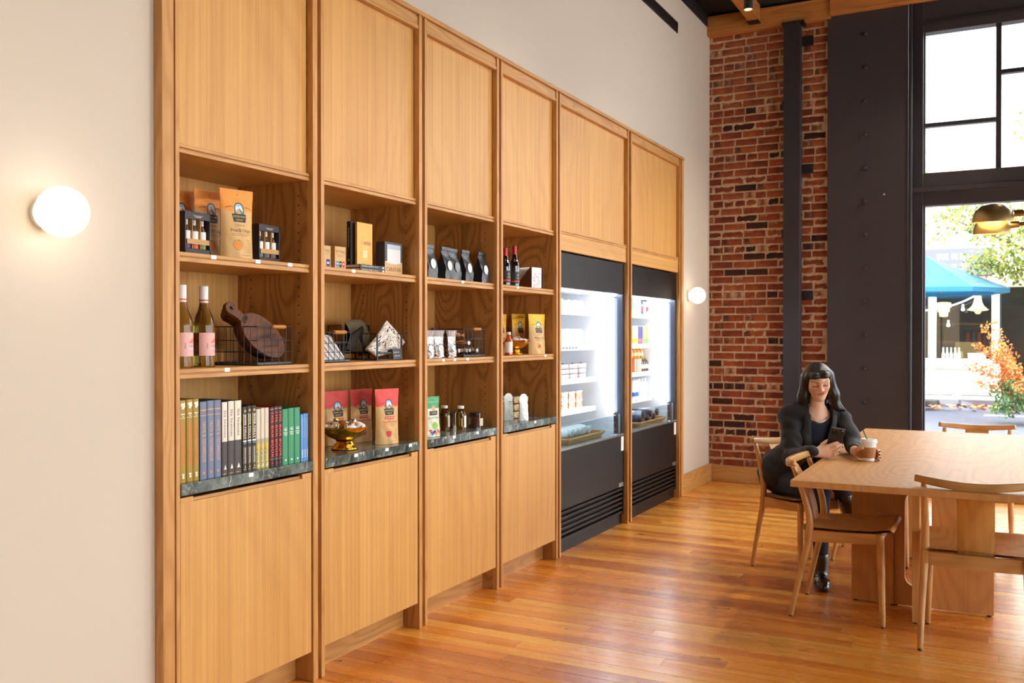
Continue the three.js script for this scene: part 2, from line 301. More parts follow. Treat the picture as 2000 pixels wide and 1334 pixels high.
{ // right wall with three tall windows
  const g = [], wr = structGroup('wall_right', 'plaster wall with tall windows facing the cabinets', 'wall');
  const op = [[-8.2, -5.4], [-4.9, -2.1], [-1.6, 1.2]]; let z = ZB;
  for (const [a, b] of [...op, [ZN, ZN]]) { g.push(bx(XR, XR + 0.3, -0.1, HC, z, a, 'y', 0)); z = b; }
  for (const [a, b] of op) { g.push(bx(XR, XR + 0.3, -0.1, 0.4, a, b, 'y', 0), bx(XR, XR + 0.3, 2.9, HC, a, b, 'y', 0)); }
  part(wr, 'plaster', g, plaster);
  op.forEach(([a, b], i) => {
    const w = structGroup('window_' + (i + 3), 'tall side window, ' + ['nearest the street', 'in the middle', 'nearest the entrance'][i], 'window');
    part(w, 'frame', [bx(XR + 0.1, XR + 0.18, 0.4, 0.48, a, b, 'z', 0), bx(XR + 0.1, XR + 0.18, 2.82, 2.9, a, b, 'z', 0), bx(XR + 0.1, XR + 0.18, 0.4, 2.9, a, a + 0.07, 'y', 0), bx(XR + 0.1, XR + 0.18, 0.4, 2.9, b - 0.07, b, 'y', 0), bx(XR + 0.1, XR + 0.18, 0.4, 2.9, (a + b) / 2 - 0.03, (a + b) / 2 + 0.03, 'y', 0)], frameSteel);
    part(w, 'pane', plainBox(0.005, 2.34, b - a - 0.14, XR + 0.14, 1.65, (a + b) / 2), glassPane);
  });
}
// timber at the ceiling
solo('timber_beam', 'heavy orange fir beam along the top of the brick wall', 'beam', bx(-0.04, 1.1, 4.315, 4.5, ZB - 0.0, ZB + 0.1, 'x', 0.006), firBeam);
solo('timber_beam', 'fir beam continuing over the steel pier towards the window', 'beam', bx(1.102, 2.05, 4.335, 4.5, ZB + 0.052, ZB + 0.13, 'x', 0.006), firBeam);
[0.424, 2.9, 5.4, 7.6].forEach((x, i) => {
  const j = thing('ceiling_joist', i ? 'fir ceiling joist overhead, ' + ['', 'second', 'third', 'fourth'][i] + ' from the plaster wall' : 'fir ceiling joist meeting the beam above the brick wall', 'joist', [x, 0, 0], 0, 'fir joists under the deck');
  part(j, 'timber', bx(-0.048, 0.048, 4.366, HC - 0.002, ZB + 0.11, ZN, 'z', 0.004), firBeam);
  part(j, 'hanger', bx(-0.054, 0.054, 4.355, 4.364, ZB + 0.105, ZB + 0.2, 'z', 0), blackMetal);
});
{ // linear air slot high on the plaster wall
  const d = thing('air_slot', 'long black linear air slot high on the plaster wall', 'vent', [-0.04, 4.12, -5.4]);
  part(d, 'frame', [bx(0, 0.008, -0.048, -0.036, -2.51, 2.5, 'z', 0), bx(0, 0.008, 0.036, 0.048, -2.51, 2.5, 'z', 0), bx(0, 0.008, -0.048, 0.048, -2.52, -2.508, 'y', 0)], std(0x26221f, 0.5));
  part(d, 'slot', bx(0, 0.003, -0.036, 0.036, -2.51, 2.5, 'z', 0), blackMetal);
}
// ---------------------------------------------------------------- built in oak cabinets
const RT = [-2.979, -3.762, -4.545, -5.328, -6.6, -7.875], LF = [-2.287, ...RT.slice(0, 4).map((z) => z - 0.077), -6.697];
const SH1 = 1.709, SH2 = 1.303, TOP = 0.908, XB = -0.41;
const pinHole = std(0x2a180b, 0.9), priceTag = std(0xfafafa, 0.5);
function beadEdge(y1, h, z0, z1, xf = -0.018) { // moulded front edge: two beads and a groove
  return [bx(xf - 0.03, xf, y1 - h * 0.42, y1, z1, z0, 'z', 0.0025), bx(xf - 0.03, xf - 0.007, y1 - h * 0.56, y1 - h * 0.4, z1, z0, 'z', 0), bx(xf - 0.03, xf, y1 - h, y1 - h * 0.54, z1, z0, 'z', 0.0025)];
}
const unitNames = ['oak shelving bay at the left end with cookbooks on its stone top', 'oak shelving bay with red pouches and a brass bowl on its stone top', 'oak shelving bay with oil bottles and jam jars on its stone top', 'oak shelving bay right beside the open coolers', 'oak surround of the nearer open cooler', 'oak surround of the farther open cooler'];
const tagSpots = [[[SH1, -2.455], [SH1, -2.68], [SH1, -2.86], [SH2, -2.52], [TOP, -2.62]], [[SH1, -3.27], [TOP, -3.26], [TOP, -3.49], [TOP, -3.68]], [[SH1, -4.2], [SH2, -4.01], [SH2, -4.12], [SH2, -4.25], [TOP, -4.08], [TOP, -4.32]], [[SH1, -4.83], [SH2, -5.2], [TOP, -5.02]], [], []];
for (let k = 0; k < 6; k++) {
  const l = LF[k], r = RT[k], cool = k > 3;
  const u = thing(cool ? 'cooler_surround' : 'shelving_unit', unitNames[k], 'cabinet', [0, 0, 0], 0, 'built in oak cabinets along the plaster wall');
  // stiles run from the floor to the cornice
  part(u, 'stile', [bx(-0.03, 0, 0, 2.966, r - 0.015, r, 'y', 0.002), bx(-0.03, -0.009, 0, 2.966, r - 0.041, r - 0.013, 'y', 0.002)], oakSolid);
  part(u, 'shadow_groove', bx(-0.03, -0.022, 0, 2.966, r - 0.0545, r - 0.041, 'y', 0), oakSolid);
  if (k === 0) part(u, 'end_stile', [bx(-0.1, 0, 0, 2.966, -2.26, -2.21, 'y', 0.002), bx(-0.03, -0.02, 0, 2.966, -2.272, -2.258, 'y', 0)], oakSolid);
  part(u, 'stile', bx(-0.03, -0.003, 0, 2.966, l, l + (k ? 0.022 : 0.018), 'y', 0.002), oakSolid);
  if (k === 5) part(u, 'end_stile', [bx(-0.03, 0, 0, 2.966, -7.99, r - 0.055, 'y', 0.002)], oakSolid);
  part(u, 'frieze', [bx(-0.032, -0.008, 2.912, 2.958, r, l, 'z', 0.001), bx(-0.032, -0.003, 2.897, 2.914, r, l, 'z', 0.002), bx(-0.02, -0.014, 2.956, 2.966, r, l, 'z', 0)], oakSolid);
  part(u, 'upper_door', bx(-0.052, -0.031, cool ? 2.1025 : 2.083, 2.897, r + 0.0025, l - 0.0025, 'y', 0.0015), oakDoor);
  const D = cool ? -0.72 : XB;
  part(u, 'side_panel', bx(D - 0.02, -0.028, 0, 2.96, r - 0.018, r, 'y', 0), oakSide);
  part(u, 'side_panel', bx(D - 0.02, -0.028, 0, 2.96, l, l + 0.018, 'y', 0), oakSide);
  part(u, 'cabinet_top', bx(D - 0.02, -0.03, 2.94, 2.958, r, l, 'z', 0), oakSide);
  if (cool) {
    part(u, 'rail_moulding', beadEdge(2.1, 0.026, l, r, -0.012), oakSolid);
    part(u, 'cooler_rail', bx(-0.05, -0.016, 1.968, 2.074, r, l, 'z', 0.0015), oakDoor);
    part(u, 'back_panel', bx(-0.76, -0.742, 0, 2.96, r, l, 'y', 0), oakSide);
  } else {
    part(u, 'back_panel', bx(XB - 0.018, XB, 0, 2.96, r, l, 'y', 0), oakDoor);
    part(u, 'door_rail', beadEdge(2.081, 0.031, l, r), oakSolid);
    part(u, 'soffit', bx(XB, -0.04, 2.052, 2.07, r, l, 'z', 0), oakDoor);
    for (const y of [SH1, SH2]) {
      const s = part(u, 'shelf', [bx(XB, -0.04, y - 0.033, y, r, l, 'z', 0.001)], oakDoor);
      part(s, 'moulded_edge', beadEdge(y, 0.034, l, r), oakSolid);
    }
    part(u, 'countertop', bx(XB, 0.002, 0.868, TOP, r, l, 'z', 0.0015), stone);
    const d = part(u, 'base_door', [bx(-0.03, -0.006, 0.125, 0.842, r + 0.005, l - 0.003, 'y', 0.0015), bx(-0.03, -0.006, 0.842, 0.86, r + 0.005, r + 0.06, 'y', 0), bx(-0.03, -0.006, 0.842, 0.86, l - 0.06, l - 0.003, 'y', 0)], oakDoor);
    part(d, 'finger_pull', bx(-0.03, -0.018, 0.84, 0.853, r + 0.06, l - 0.06, 'z', 0), oakSolid);
    part(u, 'toe_kick', bx(-0.115, -0.095, 0, 0.14, r, l, 'z', 0), oakSolid);
    part(u, 'cabinet_floor', bx(XB, -0.03, 0.128, 0.146, r, l, 'z', 0), oakSide);
    const holes = [];
    for (const x of [-0.075, -0.335]) for (let y = 0.98; y < 2.03; y += 0.0375) if (Math.abs(y - SH1 + 0.015) > 0.03 && Math.abs(y - SH2 + 0.015) > 0.03) holes.push(new THREE.CylinderGeometry(0.0032, 0.0032, 0.002, 6).rotateX(Math.PI / 2).translate(x, y, r + 0.0003));
    part(u, 'shelf_pin_holes', holes, pinHole);
  }
  for (const [y, z] of tagSpots[k]) part(u, 'price_tag', y === TOP ? bx(0.002, 0.004, y - 0.017, y - 0.003, z - 0.012, z + 0.012, 'y', 0) : bx(-0.018, -0.0165, y - 0.0155, y - 0.0015, z - 0.013, z + 0.013, 'y', 0), priceTag);
}
solo('cornice', 'narrow oak cornice running over all the cabinets', 'cornice', [bx(-0.04, 0.004, 2.966, 2.988, -7.995, -2.206, 'z', 0.002)], oakSolid);

// ---------------------------------------------------------------- open coolers
const coolWhite = std(0xf3f6fb, 0.4), coolBlack = std(0x18110e, 0.45, { specularIntensity: 0.6 }), coolFrame = std(0x3d4350, 0.3, { metalness: 0.5 });
const ledMat = std(0xffffff, 0.5, { emissive: new THREE.Color(0.9, 0.96, 1), emissiveIntensity: 14 });
const noteTex = canvasTex(64, 96, (x, w, h) => { x.fillStyle = '#f7f7f5'; x.fillRect(0, 0, w, h); x.fillStyle = '#9a9a9a'; for (let i = 0; i < 9; i++) x.fillRect(14, 14 + i * 7, 20 + (i * 13) % 22, 2); });
const COOL = [[LF[4] - 0.004, RT[4] + 0.004], [LF[5] - 0.004, RT[5] + 0.004]], CS = [1.6, 1.345, 1.105, 0.885];
COOL.forEach(([l, r], k) => {
  const c = thing('open_cooler', k ? 'farther black open front drinks cooler with a lit white interior' : 'nearer black open front cooler with a lit white interior and white food packs', 'cooler', [0, 0, 0], 0, 'open front coolers');
  part(c, 'cabinet_body', [bx(-0.73, -0.1, 0.02, 0.64, r, l, 'y', 0), bx(-0.73, -0.035, 1.74, 1.95, r, l, 'y', 0)], blackMetal);
  part(c, 'liner', [bx(-0.73, -0.72, 0.64, 1.74, r, l, 'y', 0), bx(-0.72, -0.06, 0.64, 1.74, r, r + 0.03, 'y', 0.004), bx(-0.72, -0.06, 0.64, 1.74, l - 0.03, l, 'y', 0.004), bx(-0.72, -0.06, 0.64, 0.652, r, l, 'y', 0), bx(-0.72, -0.06, 1.728, 1.74, r, l, 'y', 0)], coolWhite);
  part(c, 'header', bx(-0.045, -0.03, 1.73, 1.958, r, l, 'y', 0.002), coolBlack);
  part(c, 'jamb', bx(-0.1, -0.03, 0.64, 1.73, r, r + 0.036, 'y', 0.002), coolFrame);
  part(c, 'jamb', bx(-0.1, -0.03, 0.64, 1.73, l - 0.036, l, 'y', 0.002), coolFrame);
  part(c, 'front_panel', bx(-0.1, -0.03, 0.285, 0.668, r, l, 'y', 0.002), coolBlack);
  part(c, 'front_ledge', bx(-0.1, -0.026, 0.668, 0.684, r, l, 'z', 0.002), std(0xb9c2c8, 0.25, { metalness: 0.8 }));
  for (let i = 0; i < 6; i++) part(c, 'louver_slat', bx(-0.058, -0.034, 0.083 + i * 0.0345, 0.099 + i * 0.0345, r + 0.02, l - 0.02, 'z', 0.002), coolBlack);
  part(c, 'louver_frame', [bx(-0.06, -0.032, 0.075, 0.29, r, r + 0.02, 'y', 0), bx(-0.06, -0.032, 0.075, 0.29, l - 0.02, l, 'y', 0)], coolBlack);
  part(c, 'kick_plate', bx(-0.1, -0.05, 0.0, 0.078, r, l, 'z', 0.001), coolBlack);
  part(c, 'glass_guard', plainBox(0.008, 0.145, l - r - 0.09, -0.05, 0.755, (l + r) / 2), new THREE.MeshPhysicalMaterial({ color: 0xe6f3f7, transmission: 1, thickness: 0, roughness: 0, ior: 1.5 }));
  part(c, 'glass_post', bx(-0.055, -0.042, 0.684, 0.83, r + 0.04, r + 0.056, 'y', 0.001), std(0xb9c2c8, 0.25, { metalness: 0.8 }));
  CS.forEach((y, i) => {
    const s = part(c, 'shelf', bx(-0.7, -0.24, y - 0.012, y, r + 0.05, l - 0.05, 'z', 0), coolWhite);
    part(s, 'price_rail', bx(-0.246, -0.236, y - 0.034, y + 0.004, r + 0.05, l - 0.05, 'z', 0.001), coolWhite);
    for (let j = 0; j < (k ? 3 : i === 1 ? 6 : 0); j++) part(s, 'price_dot', bx(-0.237, -0.2345, y - 0.02, y - 0.01, l - (k ? 0.35 : 0.5) - j * (k ? 0.19 : 0.055), l - (k ? 0.335 : 0.47) - j * (k ? 0.19 : 0.055), 'z', 0), std(0x4a5a58, 0.6));
  });
  const sticker = part(c, 'notice', bx(-0.03, -0.028, 0.555, 0.66, r + 0.012, r + 0.062, 'y', 0), priceTag);
  part(sticker, 'print', new THREE.PlaneGeometry(0.046, 0.1).rotateY(Math.PI / 2).translate(-0.0272, 0.6075, r + 0.037), std(0xffffff, 0.6, { map: noteTex }));
  part(c, 'data_plate', bx(-0.03, -0.0275, 0.287, 0.318, r + 0.015, r + 0.11, 'z', 0), std(0xaeb6b8, 0.3, { metalness: 0.8 }));
  // light of the cooler: a tube under the header and one up each side at the front
  part(c, 'led_tube', bx(-0.085, -0.07, 1.712, 1.727, r + 0.06, l - 0.06, 'z', 0), ledMat);
  const a = new THREE.RectAreaLight(new THREE.Color(0.9, 0.96, 1), COOLI, l - r - 0.12, 0.03); a.position.set(-0.078, 1.709, (l + r) / 2); a.lookAt(-0.32, 0.85, (l + r) / 2); a.name = 'cooler_lamp'; c.add(a);
  for (const z of [l - 0.06, r + 0.06]) {
    part(c, 'led_tube', bx(-0.095, -0.085, 0.84, 1.7, z - 0.006, z + 0.006, 'y', 0), ledMat);
    const b = new THREE.RectAreaLight(new THREE.Color(0.9, 0.96, 1), COOLI * 0.7, 0.03, 1.0); b.position.set(-0.1, 1.2, z + (z === l - 0.06 ? -0.012 : 0.012)); b.lookAt(-0.6, 1.15, (l + r) / 2); b.name = 'cooler_side_lamp'; c.add(b);
  }
});
// ---------------------------------------------------------------- goods on the shelves
// shelf frame: local +x runs along the shelf to the right, local +z towards the room
const S = (name, label, cat, y, z, x, yaw = 0, group) => thing(name, label, cat, [x, y + 0.0006, z], Math.PI / 2 + yaw, group);
function vtext(x, str, cx, y0, y1, font, color, size) { // text running down a spine
  x.save(); x.translate(cx, y0); x.rotate(Math.PI / 2); x.fillStyle = color; x.font = font.replace('#', size); x.textBaseline = 'middle'; const m = x.measureText(str).width; x.scale((y1 - y0) / m, 1); x.fillText(str, 0, 0); x.restore();
}
function ctext(x, str, cx, cy, font, color, maxW) { x.font = font; x.fillStyle = color; x.textAlign = 'center'; x.textBaseline = 'middle'; x.fillText(str, cx, cy, maxW); x.textAlign = 'left'; }
const spines = {
  gold: canvasTex(64, 640, (x, w, h) => { x.fillStyle = '#a98a2e'; x.fillRect(0, 0, w, h); x.fillStyle = '#f4efe0'; for (const [a, b, r] of [[24, 34, 13], [42, 44, 14], [30, 58, 12], [44, 26, 9]]) { x.beginPath(); x.arc(a, b, r, 0, 7); x.fill(); } x.fillRect(12, 104, 38, 8); x.fillRect(24, 122, 16, 5); x.fillStyle = '#f4efe0'; x.fillRect(4, 136, 56, 3); vtext(x, 'ISTANBUL & BEYOND', 32, 190, 500, 'bold #px serif', '#f05a3c', 34); x.fillStyle = '#f4efe0'; x.fillRect(20, 570, 24, 12); x.fillRect(24, 586, 18, 20); }),
  slate: canvasTex(64, 640, (x, w, h) => { x.fillStyle = '#73809b'; x.fillRect(0, 0, w, h); x.fillStyle = '#e2a55a'; x.fillRect(0, 66, w, 9); x.fillRect(0, 112, w, 6); vtext(x, 'TASTE & TECHNIQUE', 32, 160, 500, '#px sans-serif', '#dda766', 40); x.fillStyle = '#e08a3c'; x.fillRect(22, 576, 18, 22); }),
  seasons: canvasTex(64, 640, (x, w, h) => { x.fillStyle = '#f0e4d2'; x.fillRect(0, 0, w, h); x.fillStyle = '#4a4542'; x.fillRect(0, 345, w, h); vtext(x, 'Six Seasons', 30, 70, 310, 'bold #px serif', '#6b4f45', 32); x.fillStyle = '#8a7a6c'; x.fillRect(54, 190, 10, 36); x.fillStyle = '#f4f0ea'; x.beginPath(); x.moveTo(32, 545); x.lineTo(46, 588); x.lineTo(18, 588); x.fill(); ['#c8452e', '#d9a43a', '#5a7f3a', '#c8452e'].forEach((c, i) => { x.fillStyle = c; x.fillRect(i * 16, 622, 16, 8); }); }),
  folly: canvasTex(64, 640, (x, w, h) => { x.fillStyle = '#2b2726'; x.fillRect(0, 0, w, h); x.fillStyle = '#d8b85a'; x.beginPath(); x.arc(32, 44, 15, 3.14, 6.28); x.fill(); x.fillRect(12, 48, 40, 5); x.fillRect(8, 70, 10, 250); vtext(x, 'WINE FOLLY', 36, 74, 318, 'bold #px sans-serif', '#f3efe8', 34); x.fillStyle = '#efe9df'; x.fillRect(6, 330, 52, 16); x.fillStyle = '#6d8fa6'; x.fillRect(12, 352, 40, 14); x.strokeStyle = '#c9a84a'; x.lineWidth = 3; x.strokeRect(10, 400, 42, 160); vtext(x, 'MAGNUM EDITION', 31, 405, 555, 'bold #px sans-serif', '#e6e2da', 26); x.fillStyle = '#d8b85a'; x.beginPath(); x.moveTo(32, 570); x.lineTo(42, 600); x.lineTo(22, 600); x.fill(); x.fillRect(10, 612, 44, 6); }),
  field: canvasTex(64, 640, (x, w, h) => { x.fillStyle = '#ddd3c0'; x.fillRect(0, 0, w, h); x.fillStyle = '#b6ac86'; x.fillRect(0, 320, w, 60); x.fillStyle = '#d6b420'; x.fillRect(0, 378, w, 70); for (let i = 0; i < 900; i++) { x.fillStyle = pick(['#8f8c2c', '#c2a628', '#6e7a30', '#b8b060', '#d8bc3c']); x.fillRect(rnd(0, w), rnd(420, h), 5, 5); } x.strokeStyle = '#f6f2e4'; x.lineWidth = 4; x.beginPath(); for (let q = 0; q < 200; q += 4) { const px = 30 + 6 * Math.sin(q * 0.35) + 3 * Math.sin(q * 0.13); q ? x.lineTo(px, 370 + q) : x.moveTo(px, 370); } x.stroke(); x.fillStyle = '#f2efe2'; x.beginPath(); x.arc(32, 595, 9, 0, 7); x.fill(); x.fillRect(14, 606, 36, 8); }),
  bar: canvasTex(64, 640, (x, w, h) => { x.fillStyle = '#2e2222'; x.fillRect(0, 0, w, h); ctext(x, 'MORGENTHALER', 32, 22, 'bold 13px sans-serif', '#d9d2cc', 58); vtext(x, 'THE BAR BOOK', 32, 44, 540, 'bold #px sans-serif', '#e3503f', 56); x.fillStyle = '#c9c2bc'; x.fillRect(4, 556, 56, 4); x.fillStyle = '#d9402f'; x.beginPath(); x.arc(32, 600, 9, 0, 7); x.fill(); }),
  green: canvasTex(64, 640, (x, w, h) => { x.fillStyle = '#3f9a6c'; x.fillRect(0, 0, w, h); x.strokeStyle = '#e8eee0'; x.lineWidth = 4; x.beginPath(); x.arc(32, 235, 17, 0, 7); x.stroke(); x.fillStyle = '#e8eee0'; x.beginPath(); x.arc(32, 238, 8, 0, 7); x.fill(); x.fillRect(8, 268, 48, 6); x.fillRect(12, 284, 42, 6); x.fillRect(16, 299, 32, 6); x.fillRect(22, 580, 18, 18); }),
  sky: canvasTex(64, 640, (x, w, h) => { x.fillStyle = '#5d9be0'; x.fillRect(0, 0, w, h); x.fillStyle = '#8fc0f4'; x.fillRect(0, 0, 14, h); x.fillStyle = '#dcebfb'; for (let q = 0; q < 26; q++) x.fillRect(26 + (q % 3) * 2, 60 + q * 10, 12 - (q % 4) * 2, 5); x.fillStyle = '#e4effa'; x.fillRect(24, 480, 18, 110); }),
};
const spineMat = Object.fromEntries(Object.entries(spines).map(([k, t]) => [k, std(0xffffff, 0.42, { map: t })]));
const coverCol = { gold: 0xa98a2e, slate: 0x4a556e, seasons: 0x4a4542, folly: 0x241f1e, field: 0xcfc4a8, bar: 0x8a1f1c, green: 0x2c6e4d, sky: 0x3f78c0 };
const bookRows = [['gold', [-2.3, -2.329, -2.332, -2.36, -2.361, -2.388], 0.288, 'gold spined cookbook with red lettering'], ['slate', [-2.393, -2.426, -2.427, -2.46, -2.461, -2.494], 0.278, 'slate blue cookbook with gold spine lettering'], ['seasons', [-2.497, -2.526, -2.528, -2.56, -2.561, -2.597], 0.27, 'cookbook with a half cream half charcoal spine'], ['folly', [-2.601, -2.6245, -2.625, -2.6485, -2.649, -2.674], 0.246, 'black wine guide with white and gold spine lettering'], ['field', [-2.6765, -2.7, -2.701, -2.723, -2.724, -2.747], 0.232, 'book with a cream and yellow meadow spine'], ['bar', [-2.749, -2.772, -2.773, -2.794, -2.795, -2.817], 0.234, 'black book with bold red spine lettering'], ['green', [-2.819, -2.853, -2.854, -2.888, -2.889, -2.924], 0.222, 'green book with a small white crest on the spine'], ['sky', [-2.927, -2.9435, -2.944, -2.9575, -2.958, -2.972], 0.194, 'thin light blue book']];
const ords = ['left', 'middle', 'right'];
for (const [kind, zs, h, label] of bookRows) for (let i = 0; i < 3; i++) {
  const a = zs[2 * i], b = zs[2 * i + 1], w = a - b - 0.0006, d = kind === 'sky' ? 0.15 : 0.2, hh = h - (i === 0 ? 0.002 : 0);
  const o = S('cookbook', label + ', ' + ords[i] + ' of the three alike', 'book', TOP, (a + b) / 2, -0.022 - (kind === 'field' ? 0.004 : 0), 0, 'cookbooks standing on the first stone top');
  const cm = std(coverCol[kind], 0.45);
  part(o, 'cover', [cb(0.0022, hh, d, -w / 2 + 0.0011, 0, -d / 2, 0.0005), cb(0.0022, hh, d, w / 2 - 0.0011, 0, -d / 2, 0.0005)], cm);
  part(o, 'page_block', cb(w - 0.0046, hh - 0.008, d - 0.012, 0, 0.004, -d / 2 - 0.002, 0), paper);
  const sp = grid((s, t) => { const q = (s - 0.5) * 2; return [q * w / 2, t * hh, 0.0045 * (1 - q * q * q * q) - 0.001]; }, 8, 1); part(o, 'spine', sp, spineMat[kind]);
}
// stand-up pouches
function pouchGeo(w, h, t, seed = 1) {
  const prof = (y) => t / 2 * Math.pow(1 - Math.pow(y, 1.7), 0.9), wid = (y) => w * (1 - 0.05 * Math.sin(Math.PI * y) + (y > 0.86 ? 0.02 : 0));
  const f = (sgn) => grid((s, y) => { const S2 = sgn > 0 ? s : 1 - s, q = 2 * S2 - 1, wr = 0.0018 * Math.sin(9 * q + seed * 3 + 14 * y) * (1 - y) + 0.0015 * Math.sin(30 * y + 5 * q + seed); return [q * wid(y) / 2, y * h, sgn * (prof(y) * Math.pow(Math.max(0, 1 - q * q), 0.62) + 0.0012) + wr * Math.max(0, 1 - q * q)]; }, 14, 18, (s, y) => [s, y]);
  return merge([f(1), f(-1), new THREE.CircleGeometry(1, 20).rotateX(Math.PI / 2).scale(w / 2, 1, t / 2).translate(0, 0.0005, 0)]);
}
function fruitPrint(top, text, title, over, drawFruit) {
  return canvasTex(288, 512, (x, w, h) => {
    x.fillStyle = '#d9b070'; x.fillRect(0, 0, w, h);
    for (let i = 0; i < 1500; i++) { x.fillStyle = R() < 0.5 ? 'rgba(120,80,30,0.10)' : 'rgba(255,230,180,0.10)'; x.fillRect(rnd(0, w), rnd(0, h), rnd(2, 10), 1.5); }
    x.fillStyle = top; x.fillRect(0, 0, w, 150); for (let i = 0; i < 60; i++) x.fillRect(rnd(0, w), 146, rnd(4, 14), rnd(4, 22));
    x.fillStyle = '#2a1808'; x.beginPath(); x.arc(w / 2, 38, 4.5, 0, 7); x.fill();
    x.strokeStyle = text; x.lineWidth = 4; x.beginPath(); x.moveTo(30, 140); x.quadraticCurveTo(70, 122, 100, 132); x.stroke(); x.beginPath(); x.moveTo(196, 132); x.quadraticCurveTo(230, 122, 262, 142); x.stroke();
    x.fillStyle = '#1f2430'; x.beginPath(); x.moveTo(104, 186); x.lineTo(104, 140); x.arc(148, 140, 44, Math.PI, 0); x.lineTo(192, 186); x.fill();
    x.fillStyle = '#8fc4ea'; x.beginPath(); x.moveTo(111, 180); x.lineTo(111, 140); x.arc(148, 140, 37, Math.PI, 0); x.lineTo(185, 180); x.fill();
    x.fillStyle = '#f2f4f6'; x.beginPath(); x.moveTo(113, 150); x.lineTo(134, 118); x.lineTo(148, 136); x.lineTo(160, 116); x.lineTo(184, 152); x.fill();
    x.fillStyle = '#d8a06a'; x.beginPath(); x.ellipse(140, 164, 15, 24, 0.3, 0, 7); x.fill(); x.fillStyle = '#6d4a30'; x.beginPath(); x.ellipse(160, 158, 6, 22, -0.4, 0, 7); x.fill(); x.fillStyle = '#4d8a3f'; x.fillRect(111, 170, 18, 12); x.fillRect(170, 166, 15, 16);
    x.fillStyle = '#232832'; x.beginPath(); x.moveTo(82, 182); x.lineTo(210, 182); x.lineTo(202, 242); x.lineTo(92, 242); x.fill(); ctext(x, 'SISTERS FRUIT', 146, 201, 'bold 17px sans-serif', '#e0b23c', 112); ctext(x, 'COMPANY', 146, 224, 'bold 15px sans-serif', '#e0b23c', 70);
    if (over) { x.fillStyle = text; x.fillRect(84, 254, 128, 26); x.fillStyle = '#f0d8a8'; for (let q = 0; q < 10; q++) x.fillRect(96 + q * 11, 261 + (q % 2) * 2, 7, 11 - (q % 3) * 2); } else ctext(x, 'California', 148, 264, 'italic 20px serif', '#5a3a1c');
    ctext(x, title, 156, 303, 'bold 33px serif', text, 190);
    x.fillStyle = text; x.globalAlpha = 0.55; x.fillRect(66, 328, 176, 3); x.fillRect(66, 340, 150, 3); for (let i = 0; i < 8; i++) x.fillRect(206, 372 + i * 13, 34 + (i * 7) % 18, 3); x.fillRect(150, 484, 100, 3); x.globalAlpha = 1;
    drawFruit(x);
  });
}
const pouchMat = {
  peach: std(0xffffff, 0.55, { map: fruitPrint('#f29a36', '#4a2c14', 'Peach Chips', '', (x) => { x.strokeStyle = '#7a4a1e'; x.lineWidth = 3; x.beginPath(); x.arc(122, 412, 38, 0, 7); x.stroke(); x.fillStyle = '#f08a2c'; x.beginPath(); x.arc(122, 412, 33, 0, 7); x.fill(); x.fillStyle = '#5c9a3a'; x.fillRect(118, 374, 26, 9); }) }),
  apple: std(0xffffff, 0.55, { map: fruitPrint('#e8504a', '#c8322c', 'Apple Chips', 'Gravenstein', (x) => { x.strokeStyle = '#b98a4a'; x.lineWidth = 3; x.beginPath(); x.arc(126, 412, 42, 0, 7); x.stroke(); x.fillStyle = '#d2353a'; x.beginPath(); x.arc(115, 410, 22, 0, 7); x.arc(137, 410, 22, 0, 7); x.fill(); x.beginPath(); x.ellipse(126, 424, 28, 20, 0, 0, 7); x.fill(); x.fillRect(124, 380, 4, 12); }) }),
  mango: std(0xffffff, 0.55, { map: fruitPrint('#f2c02a', '#4a3014', 'Mango Chips', '', (x) => { x.fillStyle = '#e8b02c'; x.beginPath(); x.ellipse(118, 420, 24, 34, 0.5, 0, 7); x.fill(); x.fillStyle = '#d8402c'; x.beginPath(); x.ellipse(132, 412, 16, 26, 0.5, 0, 7); x.fill(); x.fillStyle = '#4d8a3f'; x.fillRect(104, 378, 18, 10); }) }),
  mix: std(0xffffff, 0.45, { map: canvasTex(288, 512, (x, w, h) => { x.fillStyle = '#d6dcc4'; x.fillRect(0, 0, w, h); x.fillStyle = '#3f9a5c'; x.fillRect(0, 0, w, 150); x.fillStyle = '#5fae78'; x.fillRect(0, 60, w, 14); x.fillStyle = '#232832'; x.fillRect(70, 180, 150, 56); ctext(x, 'SISTERS', 146, 208, 'bold 22px sans-serif', '#e0b23c', 130); x.fillStyle = '#d8a06a'; x.beginPath(); x.arc(146, 150, 34, 0, 7); x.fill(); ctext(x, 'Exotic Crisps', 150, 268, 'bold 32px serif', '#2c2c20', 230); x.fillStyle = '#8cbf3c'; x.beginPath(); x.arc(150, 370, 52, 0, 7); x.fill(); for (const [a, b, c] of [[70, 440, '#d8342c'], [130, 452, '#3a4a9a'], [190, 440, '#d8342c'], [230, 462, '#c84a6a'], [100, 470, '#3a4a9a'], [40, 456, '#f0ece0'], [164, 470, '#e8a03a']]) { x.fillStyle = c; x.beginPath(); x.arc(a, b, 24, 0, 7); x.fill(); } }) }),
};
function pouch(kind, label, y, z, x, yaw, w, h, t, group, lean = 0) {
  const o = S('snack_pouch', label, 'pouch', y, z, x, yaw, group); const m = part(o, 'pouch_body', pouchGeo(w, h, t, z * 7), pouchMat[kind]); m.rotation.x = lean;
  part(m, 'top_seal', cb(w * 1.0, 0.012, 0.0035, 0, h - 0.011, 0, 0.0005), std({ peach: 0xe89a3c, apple: 0xe25a50, mango: 0xf0c23a, mix: 0x3f9a5c }[kind], 0.5)); return o;
}
pouch('peach', 'orange and kraft peach snack pouch standing in front on the top left shelf', SH1, -2.637, -0.085, -0.22, 0.142, 0.262, 0.06, 'orange pouches on the top left shelf');
pouch('peach', 'orange pouch half hidden behind the front peach pouch', SH1, -2.6, -0.19, -0.1, 0.135, 0.262, 0.055, 'orange pouches on the top left shelf');
